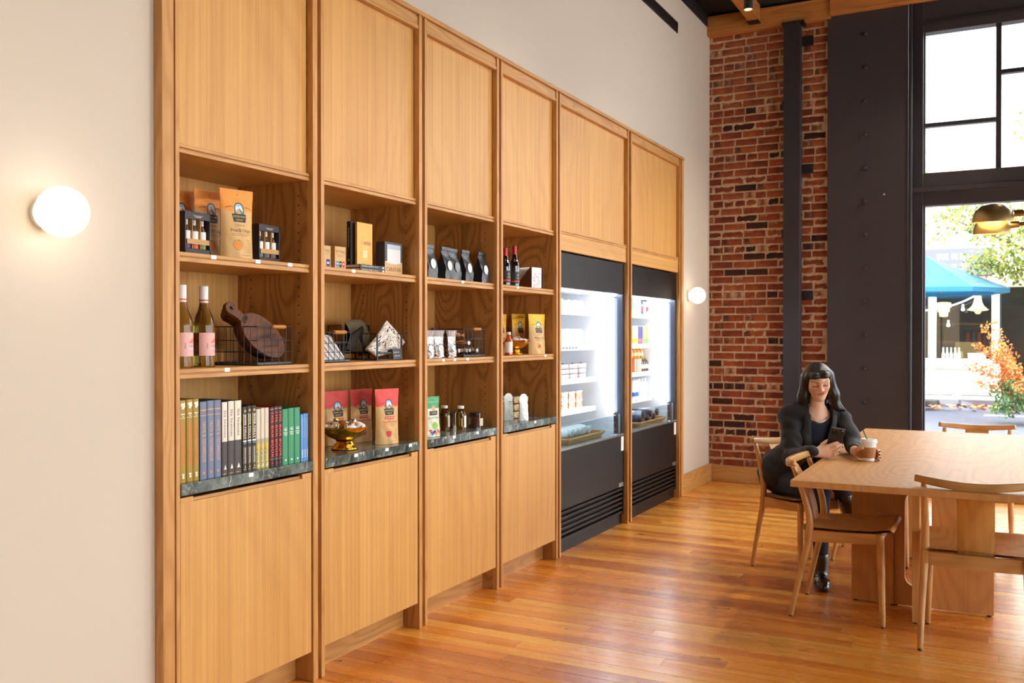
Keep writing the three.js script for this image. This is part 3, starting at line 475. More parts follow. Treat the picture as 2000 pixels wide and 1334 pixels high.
pouch('peach', 'orange pouch at the back left, above the left bottle carton', SH1, -2.535, -0.275, -0.05, 0.135, 0.262, 0.055, 'orange pouches on the top left shelf');
pouch('apple', 'coral red pouch standing alone right of the brass bowl', TOP, -3.612, -0.085, -0.3, 0.138, 0.258, 0.06, 'red pouches on the second stone top');
pouch('apple', 'red pouch in the shade behind the left of the brass bowl', TOP, -3.455, -0.265, -0.2, 0.15, 0.25, 0.06, 'red pouches on the second stone top');
pouch('apple', 'red pouch in the shade behind the right of the brass bowl', TOP, -3.625, -0.245, -0.15, 0.145, 0.252, 0.06, 'red pouches on the second stone top');
pouch('mango', 'yellow mango pouch at the front right of the fourth bay', SH2, -5.215, -0.085, -0.25, 0.155, 0.248, 0.06, 'yellow pouches in the fourth bay');
pouch('mango', 'yellow mango pouch in the middle behind the brass bowl', SH2, -5.21, -0.21, -0.12, 0.15, 0.25, 0.055, 'yellow pouches in the fourth bay');
pouch('mango', 'yellow pouch partly cut off by the post in the fourth bay', SH2, -5.03, -0.25, -0.12, 0.15, 0.247, 0.055, 'yellow pouches in the fourth bay');
pouch('mix', 'green and cream fruit pouch at the left of the third stone top', TOP, -3.975, -0.07, -0.1, 0.13, 0.2, 0.055);

// cartons of three dressings
const cartonMat = std(0x37343a, 0.55), kraft = std(0xc89f68, 0.75), bottleGlass = std(0xcfc6b4, 0.12, { clearcoat: 0.6 });
function carton(label, z, x, cols) {
  const w = 0.12, h = 0.15, d = 0.046, o = S('bottle_carton', label, 'carton', SH1, z, x, 0, 'cartons of three small bottles');
  part(o, 'carton_frame', [cb(w, 0.002, d, 0, 0, 0, 0), cb(w, h, 0.002, 0, 0, -d / 2 + 0.001, 0), cb(0.005, h, d, -w / 2 + 0.0025, 0, 0, 0.0005), cb(0.005, h, d, w / 2 - 0.0025, 0, 0, 0.0005), cb(w, 0.002, d, 0, h - 0.002, 0, 0), cb(w, 0.026, 0.003, 0, h - 0.026, d / 2 - 0.0015, 0.0005), cb(w, 0.018, 0.003, 0, 0, d / 2 - 0.0015, 0.0005)], cartonMat);
  part(o, 'carton_lettering', [cb(0.045, 0.002, 0.0006, 0, h - 0.014, d / 2 + 0.0003, 0), cb(0.03, 0.003, 0.0006, 0, h - 0.019, d / 2 + 0.0003, 0)], std(0xb9a98e, 0.6));
  part(o, 'divider', [-0.019, 0.019].map((q) => cb(0.0022, h - 0.01, d * 0.8, q, 0.003, -0.002, 0)), kraft);
  part(o, 'sleeve_band', [cb(w - 0.016, 0.018, 0.0016, 0.003, 0.036, d / 2 - 0.002, 0)], kraft);
  cols.forEach((c, i) => {
    const q = -0.037 + i * 0.037, b = part(o, 'small_bottle', lathe([[0, 0], [0.0145, 0], [0.0145, 0.078], [0.012, 0.088], [0.0065, 0.097], [0.0065, 0.115], [0, 0.115]], 16).translate(q, 0.003, 0.002), std(0x4a2f22, 0.15));
    part(b, 'white_label', cyl(0.0149, 0.0149, 0.03, q, 0.053, 0.002, 16), white); part(b, 'colour_label', cyl(0.0149, 0.0149, 0.017, q, 0.021, 0.002, 16), std(c, 0.5)); part(b, 'neck', cyl(0.0075, 0.0075, 0.02, q, 0.104, 0.002, 12), bottleGlass);
  });
}
carton('black carton of three small bottles with purple, orange and green labels at the left end', -2.423, -0.083, [0x6a3a78, 0xd8683c, 0x8f9a48]);
carton('black carton of three small bottles with grey labels right of the peach pouch', -2.835, -0.123, [0x5a7f86, 0x6b6470, 0x70586a]);

// wine bottles
const roseGlass = new THREE.MeshPhysicalMaterial({ color: 0xffffff, roughness: 0.03, transmission: 1, thickness: 0.05, ior: 1.42, attenuationColor: new THREE.Color(0.7, 0.62, 0.22), attenuationDistance: 0.08 });
const bottleProfile = (R0, H, neck = 0.0145) => [[0, 0.006], [R0 * 0.6, 0.001], [R0 * 0.94, 0], [R0, 0.006], [R0, H * 0.5], [R0 * 0.97, H * 0.55], [R0 * 0.8, H * 0.63], [R0 * 0.56, H * 0.7], [neck * 1.15, H * 0.78], [neck, H * 0.82], [neck, H]];
const pinkLabel = std(0xffffff, 0.6, { map: canvasTex(256, 256, (x, w, h) => { x.fillStyle = '#eebab4'; x.fillRect(0, 0, w, h); x.fillStyle = '#ee8468'; for (const [a, b, c, d] of [[140, 70, 60, 36], [120, 90, 50, 24], [170, 54, 40, 30], [190, 90, 26, 26]]) x.fillRect(a, b, c, d); x.fillStyle = '#8288c4'; for (let i = 0; i < 60; i++) x.fillRect(116 + rnd(0, 96), 128 + rnd(0, 34), rnd(4, 16), 3); x.fillStyle = '#f6e6e0'; x.fillRect(112, 172, 104, 6); x.fillStyle = '#a08cb0'; x.fillRect(120, 196, 90, 3); x.fillRect(140, 210, 60, 2); vtext(x, 'UNE', 78, 110, 176, '#px sans-serif', '#3a2c34', 18); }) });
[['pale pink labelled wine bottle with a white cap beside the wire basket', -2.503, -0.116], ['pink labelled wine bottle cut off by the left cabinet post', -2.393, -0.109]].forEach(([label, z, x]) => {
  const o = S('wine_bottle', label, 'bottle', SH2, z, x, 0.0, 'rose wine bottles');
  part(o, 'glass', lathe([...bottleProfile(0.0385, 0.296), [0, 0.296]], 36), roseGlass);
  const c = part(o, 'cap', lathe([[0, 0.2975], [0.0153, 0.2975], [0.016, 0.294], [0.0158, 0.236], [0.0151, 0.236]], 24), white);
  part(c, 'cap_lettering', cyl(0.0162, 0.0162, 0.006, 0, 0.242, 0, 20), std(0xd87a70, 0.6));
  const a0 = -0.55 - 0.55, a1 = 2.0; part(o, 'label', grid((s, t) => { const a = lerp(a0 - 0.1, a1 - 0.75, s); return [Math.sin(a) * 0.0391, 0.042 + t * 0.084, Math.cos(a) * 0.0391]; }, 20, 1), pinkLabel);
});
const darkGlass = std(0x0d0608, 0.06, { clearcoat: 1, clearcoatRoughness: 0.02 }), redFoil = std(0xb3222b, 0.28, { metalness: 0.35 });
const redLabel = std(0xffffff, 0.5, { map: canvasTex(256, 200, (x, w, h) => { x.fillStyle = '#2d2a2c'; x.fillRect(0, 0, w, h); x.fillStyle = '#d8463c'; x.fillRect(0, 150, w, 26); x.fillStyle = '#b9a27c'; x.beginPath(); x.moveTo(150, 30); x.lineTo(172, 76); x.lineTo(128, 76); x.fill(); x.fillStyle = '#c9b48a'; for (let q = 0; q < 7; q++) x.fillRect(112 + q * 12, 98 + (q % 2) * 4, 7, 20 - (q % 3) * 4); }) });
[['dark red wine bottle with a red cap, left of the two in the fourth bay', -4.80, -0.085, 0.222], ['dark red wine bottle with a red cap, right of the two in the fourth bay', -4.915, -0.085, 0.244]].forEach(([label, z, x, H]) => {
  const o = S('wine_bottle', label, 'bottle', SH1, z, x, 0, 'small red wine bottles');
  part(o, 'glass', lathe([...bottleProfile(0.031, H, 0.0125), [0, H]], 32), darkGlass);
  part(o, 'foil_cap', lathe([[0, H + 0.001], [0.0132, H + 0.001], [0.014, H - 0.002], [0.014, H * 0.77], [0.0128, H * 0.77]], 24), redFoil);
  part(o, 'label', grid((s, t) => { const a = lerp(-0.8, 1.2, s) - 0.7; return [Math.sin(a) * 0.0315, 0.018 + t * 0.07, Math.cos(a) * 0.0315]; }, 16, 1), redLabel);
});
{ const o = S('gift_card_pack', 'white card pack behind the left red wine bottle', 'card', SH1, -4.72, -0.17, -0.1); part(o, 'card_front', cb(0.1, 0.16, 0.004, 0, 0, 0, 0.001), white); part(o, 'card_stand', cb(0.08, 0.01, 0.04, 0, 0, -0.022, 0.001), white); }
{ // card holder
  const o = S('postcard_holder', 'brown slanted holder full of black and white postcards in the fourth bay', 'card holder', SH1, -5.165, -0.11, -0.12);
  const side = (q) => extrude([[0, 0], [0.12, 0], [0.12, 0.012], [0.01, 0.13], [0, 0.13]], 0.002).rotateY(Math.PI / 2).translate(q, 0, 0.06).scale(1, 1, 1);
  part(o, 'holder', [side(-0.066).rotateY(0), side(0.064), cb(0.132, 0.003, 0.12, 0, 0, 0, 0)].map((g) => g), std(0x5a3418, 0.6));
  const photo = canvasTex(128, 160, (x, w, h) => { x.fillStyle = '#e6e6e4'; x.fillRect(0, 0, w, h); for (let i = 0; i < 700; i++) { x.fillStyle = pick(['#c9c9c9', '#8a8a8a', '#f4f4f4', '#5c5c5c']); x.fillRect(rnd(20, 110), rnd(30, 150), 3, rnd(3, 14)); } });
  for (let i = 0; i < 7; i++) part(o, 'postcard', cb(0.118, 0.125, 0.0016, 0, 0.004, 0.05 - i * 0.014, 0.0003), i ? white : paper).rotation.x = -0.02;
  part(o, 'photo_card', new THREE.PlaneGeometry(0.116, 0.123).translate(0, 0.0665, 0.0522), std(0xffffff, 0.3, { map: photo }));
}
// wire baskets
const wireMat = std(0x3c4247, 0.4, { metalness: 0.6 }), gripMat = std(0xf2d8b0, 0.5, { map: texOakSolid });
function wireBasket(label, y, z, x, yaw, w, h, d) {
  const o = S('wire_basket', label, 'basket', y, z, x, yaw), W = [], a = w / 2, b = d / 2, r = 0.0014;
  part(o, 'tray', cb(w, 0.012, d, 0, 0, 0, 0.004), std(0x4a4f52, 0.4, { metalness: 0.5 }));
  for (const yy of [h * 0.34, h * 0.64]) W.push(rod([-a, yy, b], [a, yy, b], r), rod([-a, yy, -b], [a, yy, -b], r), rod([-a, yy, -b], [-a, yy, b], r), rod([a, yy, -b], [a, yy, b], r));
  const nz = Math.max(4, Math.round(d / 0.034)), nx = Math.max(4, Math.round(w / 0.04)), g = 0.046, low = h * 0.68;
  for (let i = 0; i <= nz; i++) { const q = -b + d * i / nz; for (const s of [-a, a]) W.push(rod([s, 0.004, q], [s, h, q], r)); }
  for (let i = 1; i < nx; i++) { const q = -a + w * i / nx; W.push(rod([q, 0.004, -b], [q, h, -b], r), rod([q, 0.004, b], [q, Math.abs(q - 0.02) < g ? low : h, b], r)); }
  for (const s of [-a, a]) W.push(rod([s, h, -b], [s, h, b], 0.002));
  W.push(rod([-a, h, -b], [a, h, -b], 0.002), rod([-a, h, b], [0.02 - g, h, b], 0.002), rod([0.02 + g, h, b], [a, h, b], 0.002), rod([0.02 - g, h, b], [0.02 - g, low, b], 0.002), rod([0.02 + g, h, b], [0.02 + g, low, b], 0.002), rod([0.02 - g, low, b], [0.02 + g, low, b], 0.002));
  part(o, 'wires', W, wireMat);
  part(o, 'wooden_grip', lathe([[0, -0.04], [0.0075, -0.04], [0.009, -0.03], [0.0085, 0.03], [0.0095, 0.04], [0, 0.041]], 14).rotateZ(Math.PI / 2).translate(0.02, h, b), gripMat);
  return o;
}
wireBasket('black wire basket with a wooden grip holding dark cutting boards', SH2, -2.805, -0.165, 0.05, 0.21, 0.15, 0.23);
wireBasket('small wire basket of folded grey napkins cut off by the post', SH2, -3.19, -0.12, 0, 0.185, 0.13, 0.15);
wireBasket('wire basket of caramel chocolates in the third bay', SH2, -4.385, -0.16, 0, 0.235, 0.15, 0.22);
// cutting boards
const texWalnut = woodTex({ light: [118, 66, 30], dark: [70, 33, 12], rings: 9, ringAmt: 0.4, fine: 0.4, seed: 203, su: 0.3, sv: 0.5, n: 256 });
const walnut = std(0xffffff, 0.6, { map: texWalnut });
[['front dark walnut paddle board standing in the wire basket', 0.045, 1], ['second walnut board leaning behind the front paddle board', 0.0, 0.94], ['third walnut board at the back of the wire basket', -0.045, 0.88]].forEach(([label, q, sc]) => {
  const o = S('cutting_board', label, 'board', SH2, -2.8 + q * 0.4, -0.145 + q * 0.8, -0.1, 'cutting boards in the wire basket');
  const s = new THREE.Shape(); const n = 40;
  for (let i = 0; i <= n; i++) { const a = -Math.PI / 2 + 0.0 + i / n * 2 * Math.PI * 0.94 + 0.19, px = Math.cos(a - Math.PI / 2 + Math.PI) * 0.125, py = Math.sin(a - Math.PI / 2 + Math.PI) * 0.082; i ? s.lineTo(px, py) : s.moveTo(px, py); }
  const body = new THREE.Shape(); body.absellipse(0, 0, 0.125, 0.08, 0, Math.PI * 2);
  const hand = new THREE.Shape(); hand.moveTo(-0.1, 0.022); hand.bezierCurveTo(-0.13, 0.016, -0.14, 0.014, -0.17, 0.02); hand.absarc(-0.19, 0, 0.026, Math.PI * 0.35, -Math.PI * 0.35 + Math.PI * 2, false); hand.bezierCurveTo(-0.14, -0.014, -0.13, -0.016, -0.1, -0.022); const hole = new THREE.Path(); hole.absellipse(-0.19, 0, 0.011, 0.008, 0, Math.PI * 2); hand.holes.push(hole);
  const ex = { depth: 0.014, bevelEnabled: true, bevelSize: 0.003, bevelThickness: 0.003, bevelSegments: 2, curveSegments: 20 };
  const G = new THREE.Group(); G.name = 'board'; o.add(G);
  const pivot = (g) => g.scale(sc * 0.9, sc * 0.9, 1).rotateZ(-0.7).rotateX(-0.3).translate(0.014, 0.112 * sc, -0.005);
  o.remove(G);
  part(o, 'board_body', pivot(new THREE.ExtrudeGeometry(body, ex)), walnut); part(o, 'board_handle', pivot(new THREE.ExtrudeGeometry(hand, ex)), walnut);
});
// napkins in the small basket
const stripeTex = canvasTex(256, 256, (x, w, h) => { x.fillStyle = '#e9e4de'; x.fillRect(0, 0, w, h); x.fillStyle = '#8d868c'; for (let i = 0; i < 5; i++) x.fillRect(0, 20 + i * 52, w, 20); x.fillStyle = '#3a3438'; for (let i = 0; i < 16; i++) for (let j = 0; j < 5; j++) x.fillRect(i * 16, 46 + j * 52, 8, 8); });
const clothStripe = std(0xffffff, 0.9, { map: stripeTex });
[['front folded grey and white napkin in the small wire basket', 0.03], ['middle folded napkin in the small wire basket', -0.005], ['back folded napkin in the small wire basket', -0.04]].forEach(([label, q]) => {
  const o = S('folded_napkin', label, 'napkin', SH2 + 0.012, -3.19, -0.12 + q, 0, 'napkins in the small wire basket');
  part(o, 'cloth', extrude([[-0.08, 0], [0.085, 0], [0.08, 0.012], [-0.01, 0.1], [-0.05, 0.105], [-0.08, 0.09]], 0.014, 0.004), new THREE.MeshPhysicalMaterial({ map: (() => { const t = stripeTex.clone(); t.wrapS = t.wrapT = THREE.RepeatWrapping; t.repeat.set(9, 9); t.rotation = -0.7; return t; })(), roughness: 0.9 }));
});
// metal racks with a tote and a tea towel
function rack(label, z, x, w, h) {
  const o = S('display_rack', label, 'rack', SH2, z, x, 0, 'black flat bar racks in the second bay'), t = 0.008, f = 0.004;
  for (const s of [-1, 1]) part(o, 'rack_frame', [cb(f * 2.5, h, f, s * w / 2, 0, 0.04, 0.0005), cb(f * 2.5, h, f, s * w / 2, 0, -0.04, 0.0005), cb(f * 2.5, f, 0.08, s * w / 2, h - f, 0, 0), cb(f * 2.5, f, 0.08, s * w / 2, 0, 0, 0)], blackMetal);
  part(o, 'rack_crossbar', [cb(w, t * 0.7, f, 0, 0, 0.04, 0), cb(w, t, f, 0, 0.03, 0.04, 0), cb(w, t * 0.7, f, 0, 0, -0.04, 0), cb(w, t, f, 0, 0.03, -0.04, 0)], blackMetal);
  return o;
}
rack('black metal rack holding the patterned tea towel', -3.6, -0.1, 0.195, 0.126);
rack('taller black metal rack holding the dark tote at the back', -3.57, -0.275, 0.21, 0.165);
const towelTex = canvasTex(512, 512, (x, w, h) => {
  x.fillStyle = '#ece4d8'; x.fillRect(0, 0, w, h); x.strokeStyle = '#1d1a1c'; x.lineWidth = 4; x.save(); x.translate(256, 256); x.rotate(0.6); for (let i = -30; i < 30; i++) { x.beginPath(); for (let q = -380; q < 380; q += 46) if (hash(i + 40, q + 400, 3) > 0.3) { x.moveTo(q, i * 17); x.lineTo(q + 30 + 20 * hash(i + 40, q + 400, 5), i * 17 + 3); } x.stroke(); } x.restore();
  for (let i = 0; i < 26; i++) { const a = rnd(20, 492), b = rnd(20, 492); x.fillStyle = '#1f1b24'; for (let k = 0; k < 5; k++) { x.beginPath(); x.ellipse(a + 10 * Math.cos(k * 1.257), b + 10 * Math.sin(k * 1.257), 9, 6, k * 1.257, 0, 7); x.fill(); } }
});
const towelMat = std(0xffffff, 0.9, { map: towelTex });
{
  const o = S('tea_towel', 'white tea towel with a black woodgrain and flower print in the front rack', 'towel', SH2 + 0.034, -3.615, -0.1, -0.08);
  const f = (sgn) => grid((s, t) => { const px = lerp(-0.125, 0.135, s), top = px < 0.02 ? lerp(0.02, 0.155, (px + 0.125) / 0.145) : lerp(0.155, 0.06, (px - 0.02) / 0.115), bot = px < -0.06 ? lerp(0.012, -0.018, (px + 0.125) / 0.065) : px > 0.1 ? lerp(0.0, 0.035, (px - 0.1) / 0.035) : -0.018 + 0.018 * (px + 0.06) / 0.16; const y = lerp(bot, top, t); return [px, y, sgn * (0.026 * Math.sqrt(Math.max(0, t * (1 - t))) * 1.6 + 0.002) * (1 - Math.abs(s - 0.5)) + 0.004 * Math.sin(11 * s + 5 * t)]; }, 40, 20, (s, t) => [s, t]);
  part(o, 'cloth', [f(1), f(-1)], towelMat);
  part(o, 'folded_flap', grid((s, t) => { const a = (s - 0.5) * 2; return [0.02 + a * 0.045 * (1 - 0.2 * t), 0.03 + t * 0.055 - 0.01 * a * a, 0.034 - 0.012 * a * a + 0.01 * (1 - t)]; }, 12, 8), towelMat);
}
{
  const o = S('canvas_tote', 'dark olive waxed canvas tote draped over the back rack', 'tote', SH2 + 0.04, -3.57, -0.245, 0.05), m = std(0x5d523a, 0.75), m2 = std(0x2b221a, 0.7);
  const f = (sgn, x0, x1, hh) => grid((s, t) => { const px = lerp(x0, x1, s), edge = Math.sin(Math.PI * s); return [px - 0.02 * t, t * hh * (0.86 + 0.14 * Math.pow(edge, 0.4)), sgn * 0.055 * Math.pow(1 - t, 0.5) * (0.4 + 0.6 * Math.pow(edge, 0.5)) + 0.008 * Math.sin(9 * s + 3 * t)]; }, 24, 16);
  part(o, 'canvas_body', [f(1, -0.05, 0.13, 0.152), f(-1, -0.05, 0.13, 0.152)], m);
  part(o, 'dark_lining', grid((s, t) => { const a = s * Math.PI * 1.3; return [-0.06 - 0.055 * Math.cos(a) * (1 - t * 0.2) + 0.03 * t, 0.125 * Math.sin(clamp(a, 0, Math.PI)) * (0.75 + 0.25 * t) + 0.01 - 0.03 * s, 0.035 + 0.03 * t + 0.012 * Math.sin(7 * s)]; }, 22, 10), m2);
}
{ const o = S('shelf_sign', 'small dark sign with white lettering leaning on the front rack', 'sign', SH2, -3.655, -0.05, 0); const t = canvasTex(128, 96, (x, w, h) => { x.fillStyle = '#3a3838'; x.fillRect(0, 0, w, h); x.fillStyle = '#d8d4ce'; for (let r = 0; r < 2; r++) for (let q = 0; q < 9; q++) if (q !== 5) x.fillRect(16 + q * 9 + r * 6, 30 + r * 34, 6, 8 - (q % 3) * 2); }); part(o, 'sign_board', cb(0.075, 0.05, 0.003, 0, 0.004, 0, 0.0005), std(0x3a3838, 0.5)).rotation.x = -0.18; part(o, 'lettering', new THREE.PlaneGeometry(0.074, 0.049).translate(0, 0.029, 0.0017), std(0xffffff, 0.5, { map: t })).rotation.x = -0.18; }
// second bay, top shelf
function printedBox(label, name, y, z, x, w, h, d, body, tex, group, frac = [0, 0, 1, 1]) {
  const o = S(name, label, 'box', y, z, x, 0, group); part(o, 'carton', cb(w, h, d, 0, 0, 0, 0.001), std(body, 0.7));
  part(o, 'front_print', new THREE.PlaneGeometry(w * 0.99, h * 0.99).translate(0, h / 2, d / 2 + 0.0004), std(0xffffff, 0.65, { map: tex })); return o;
}
const bittersTex = canvasTex(128, 160, (x, w, h) => { x.fillStyle = '#d5ad78'; x.fillRect(0, 0, w, h); ctext(x, 'BITTERS', 64, 36, '26px serif', '#5a4020', 110); x.fillStyle = '#7a5a34'; x.fillRect(18, 58, 92, 2); x.fillRect(30, 68, 70, 2); [['#2f9ac0'], ['#2b2426'], ['#c8384a']].forEach(([c], i) => { x.fillStyle = c; x.fillRect(14 + i * 36, 104, 30, 42); x.fillStyle = '#e8e0d0'; x.fillRect(20 + i * 36, 118, 18, 8); }); });
printedBox('kraft bitters box with blue, black and red bottles in its window', 'bitters_box', SH1, -3.258, -0.095, 0.076, 0.099, 0.03, 0xc49a64, bittersTex, 'kraft bitters boxes');
printedBox('kraft bitters box cut off by the post at the left end', 'bitters_box', SH1, -3.155, -0.095, 0.072, 0.096, 0.03, 0xc49a64, canvasTex(128, 160, (x, w, h) => { x.fillStyle = '#d5ad78'; x.fillRect(0, 0, w, h); ctext(x, 'BITTERS', 64, 36, '26px serif', '#5a4020', 110); x.fillStyle = '#7a5a34'; x.fillRect(18, 58, 92, 2); x.fillStyle = '#3a3a86'; x.fillRect(76, 96, 44, 52); x.fillStyle = '#d8d4e8'; x.fillRect(84, 116, 28, 14); }), 'kraft bitters boxes');
printedBox('black gift box with a pale window and a kraft lower half at the right end', 'gift_box', SH1, -3.655, -0.1, 0.145, 0.152, 0.05, 0x3f4043, canvasTex(192, 200, (x, w, h) => { x.fillStyle = '#54575a'; x.fillRect(0, 0, w, h); x.fillStyle = '#b9cadc'; x.fillRect(26, 14, 146, 80); x.fillStyle = '#e4e6e8'; x.fillRect(26, 44, 146, 100); x.fillStyle = '#d8b07c'; x.fillRect(0, 122, w, 78); x.beginPath(); x.moveTo(0, 122); x.quadraticCurveTo(96, 150, w, 122); x.fillStyle = '#e4e6e8'; x.fill(); ctext(x, 'CARAVAN', 96, 170, 'bold 34px serif', '#4a3018', 160); }));
{
  const coffeeTex = canvasTex(192, 320, (x, w, h) => { x.fillStyle = '#f0b24a'; x.fillRect(0, 0, w, h); ctext(x, '1', 86, 84, '30px serif', '#f8e6c8'); ctext(x, 'THE', 110, 130, '12px serif', '#f8e0c0'); ctext(x, 'COFFEE', 112, 152, 'bold 32px serif', '#e87a5a', 150); ctext(x, 'FFEE', 130, 152, 'bold 32px serif', '#4a3424', 96); x.fillStyle = '#f6d49a'; x.fillRect(64, 176, 84, 3); x.fillRect(70, 190, 70, 3); x.fillRect(72, 204, 56, 60); x.fillRect(80, 272, 60, 4); x.fillStyle = '#a8742c'; x.fillRect(60, 306, 90, 3); });
  const b = S('coffee_book', 'yellow paperback with a lettered cover standing upright in the second bay', 'book', SH1 + 0.032, -3.478, -0.118, 0); part(b, 'cover', cb(0.117, 0.196, 0.012, 0, 0, 0, 0.001), std(0xe0a040, 0.5)); part(b, 'cover_print', new THREE.PlaneGeometry(0.116, 0.195).translate(0, 0.098, 0.0064), std(0xffffff, 0.45, { map: coffeeTex }));
  const k = S('coffee_book', 'black spined book standing behind the yellow paperback', 'book', SH1 + 0.032, -3.46, -0.142, 0); part(k, 'cover', cb(0.125, 0.197, 0.022, 0, 0, 0, 0.001), std(0x1d1a1a, 0.45)); part(k, 'spine_print', new THREE.PlaneGeometry(0.02, 0.19).rotateY(-Math.PI / 2).translate(-0.0629, 0.098, 0), std(0xffffff, 0.5, { map: canvasTex(32, 320, (x, w, h) => { x.fillStyle = '#1d1a1a'; x.fillRect(0, 0, w, h); x.fillStyle = '#d8d0c4'; for (let q = 0; q < 15; q++) x.fillRect(11, 44 + q * 10, 10 - (q % 3) * 2, 5); x.fillStyle = '#c8b060'; x.beginPath(); x.arc(16, 290, 8, 0, 7); x.fill(); }) }));
  const lay = canvasTex(320, 40, (x, w, h) => { x.fillStyle = '#3d3d3d'; x.fillRect(0, 0, w, h); x.fillStyle = '#ddd8d0'; for (let q = 0; q < 24; q++) if (q % 9 !== 8) x.fillRect(22 + q * 9, 14 + (q % 2), q < 15 ? 6 : 4, 11 - (q % 3) * 2); x.fillStyle = '#e6e2da'; x.fillRect(286, 8, 22, 24); });
  ['lower', 'upper'].forEach((n, i) => { const o = S('flat_book', n + ' of two charcoal books lying flat in front of the yellow paperback', 'book', SH1 + i * 0.0157, -3.468, -0.125, 0); part(o, 'cover', [cb(0.19, 0.0022, 0.13, 0, 0, 0, 0.0005), cb(0.19, 0.0022, 0.13, 0, 0.0128, 0, 0.0005)], std(0x3d3d3d, 0.5)); part(o, 'page_block', cb(0.184, 0.011, 0.122, 0, 0.002, -0.002, 0), paper); part(o, 'spine', cb(0.19, 0.015, 0.003, 0, 0, 0.0645, 0.001), std(0x3d3d3d, 0.5)); part(o, 'spine_print', new THREE.PlaneGeometry(0.188, 0.0145).translate(0, 0.0075, 0.0664), std(0xffffff, 0.5, { map: lay })); });
  const o2 = S('flat_book', 'tan edged book lying flat behind the kraft bitters box', 'book', SH1, -3.33, -0.22, 0.05); part(o2, 'cover', [cb(0.12, 0.002, 0.12, 0, 0, 0, 0), cb(0.12, 0.002, 0.12, 0, 0.026, 0, 0)], std(0x7a3a20, 0.5)); part(o2, 'page_block', cb(0.116, 0.024, 0.118, 0, 0.002, 0, 0), std(0xb98a5c, 0.8));
}
// brass bowls of wrapped chocolates
const foilSilver = std(0xd6d6dc, 0.3, { metalness: 0.7 }), foilGold = std(0xcaa24a, 0.28, { metalness: 0.9 }), foilWhite = std(0xece8e6, 0.45);
function brassBowl(label, y, z, x, Rb, H, candies, where) {
  const o = S('brass_bowl', label, 'bowl', y, z, x, 0, 'footed brass bowls'), f = Rb * 0.56;
  part(o, 'bowl', lathe([[0.012, H * 0.42], [Rb * 0.42, H * 0.43], [Rb * 0.72, H * 0.58], [Rb * 0.93, H * 0.82], [Rb, H], [Rb * 0.985, H * 1.005], [Rb * 0.9, H * 0.84], [Rb * 0.66, H * 0.6], [0, H * 0.5]], 40), brass);
  part(o, 'foot', lathe([[0, 0], [f, 0], [f * 1.02, H * 0.05], [f * 0.9, H * 0.12], [f * 0.62, H * 0.33], [f * 0.7, H * 0.44], [0, H * 0.44]], 36), brass);
  for (let i = 0; i < candies; i++) {
    const a = i * 2.4, q = Rb * 0.72 * Math.sqrt((i + 0.4) / candies), c = S('wrapped_chocolate', 'small foil wrapped chocolate piled in ' + where, 'candy', y, z, x, 0, 'wrapped chocolates in ' + where);
    const g = [new THREE.IcosahedronGeometry(0.017, 1).scale(1.35, 0.75, 1), new THREE.ConeGeometry(0.013, 0.018, 7).rotateZ(Math.PI / 2).translate(0.026, 0.002, 0), new THREE.ConeGeometry(0.013, 0.018, 7).rotateZ(-Math.PI / 2).translate(-0.026, 0.002, 0)];
    c.position.x += -Math.sin(a) * q; c.position.z += Math.cos(a) * q; c.position.y += H * 0.9 + 0.018 * (1 - q / Rb) + rnd(0, 0.008); c.rotation.set(rnd(-0.4, 0.4), rnd(0, 6), rnd(-0.4, 0.4));
    const m = pick([foilSilver, foilWhite, foilGold, foilWhite]); part(c, 'wrapper', g[0], m); part(c, 'twist', [g[1], g[2]], m);
  }
}
brassBowl('polished brass footed bowl heaped with wrapped chocolates on the second stone top', TOP, -3.345, -0.125, 0.106, 0.103, 13, 'the larger brass bowl');
brassBowl('smaller brass footed bowl of chocolates in front of the yellow pouches', SH2, -5.0, -0.13, 0.092, 0.086, 9, 'the smaller brass bowl');
// black coffee bags
const bagBlack = std(0x26262a, 0.34, { clearcoat: 0.25, clearcoatRoughness: 0.4 }), discTex = (bg, ink) => canvasTex(96, 96, (x) => { x.fillStyle = bg; x.fillRect(0, 0, 96, 96); x.strokeStyle = ink; x.lineWidth = 3; x.beginPath(); x.arc(48, 48, 42, 0, 7); x.stroke(); x.fillStyle = ink; x.fillRect(26, 40, 44, 3); x.fillRect(32, 50, 32, 3); x.beginPath(); x.arc(48, 24, 4, 0, 7); x.fill(); });
const discMat = { white: std(0xffffff, 0.6, { map: discTex('#f3f0f0', '#b8b0b4') }), kraft: std(0xffffff, 0.6, { map: discTex('#b0793c', '#7a4c20') }), grey: std(0xffffff, 0.5, { map: discTex('#86868a', '#c8c8cc') }), pink: std(0xffffff, 0.5, { map: discTex('#a8545c', '#e0b0b0') }) };
const coffeeGeo = (w, h, d) => { const g = new THREE.BoxGeometry(w, h, d, 6, 12, 4).translate(0, h / 2, 0), p = g.attributes.position; for (let i = 0; i < p.count; i++) { const t = p.getY(i) / h, k = 1 - sstep(0.35, 0.86, t) * 0.93; p.setZ(i, p.getZ(i) * k + 0.002 * Math.sin(t * 17 + p.getX(i) * 90) * (t > 0.05 && t < 0.9 ? 1 : 0)); p.setX(i, p.getX(i) * (1 - 0.03 * Math.sin(Math.PI * t))); } g.computeVertexNormals(); return g; };
const cbag = coffeeGeo(0.088, 0.166, 0.056), cfold = cb(0.09, 0.02, 0.007, 0, 0.15, 0.002, 0.002), cdisc = new THREE.CircleGeometry(0.024, 24).scale(1, 1.05, 1).rotateX(-0.1).translate(0, 0.072, 0.0295);
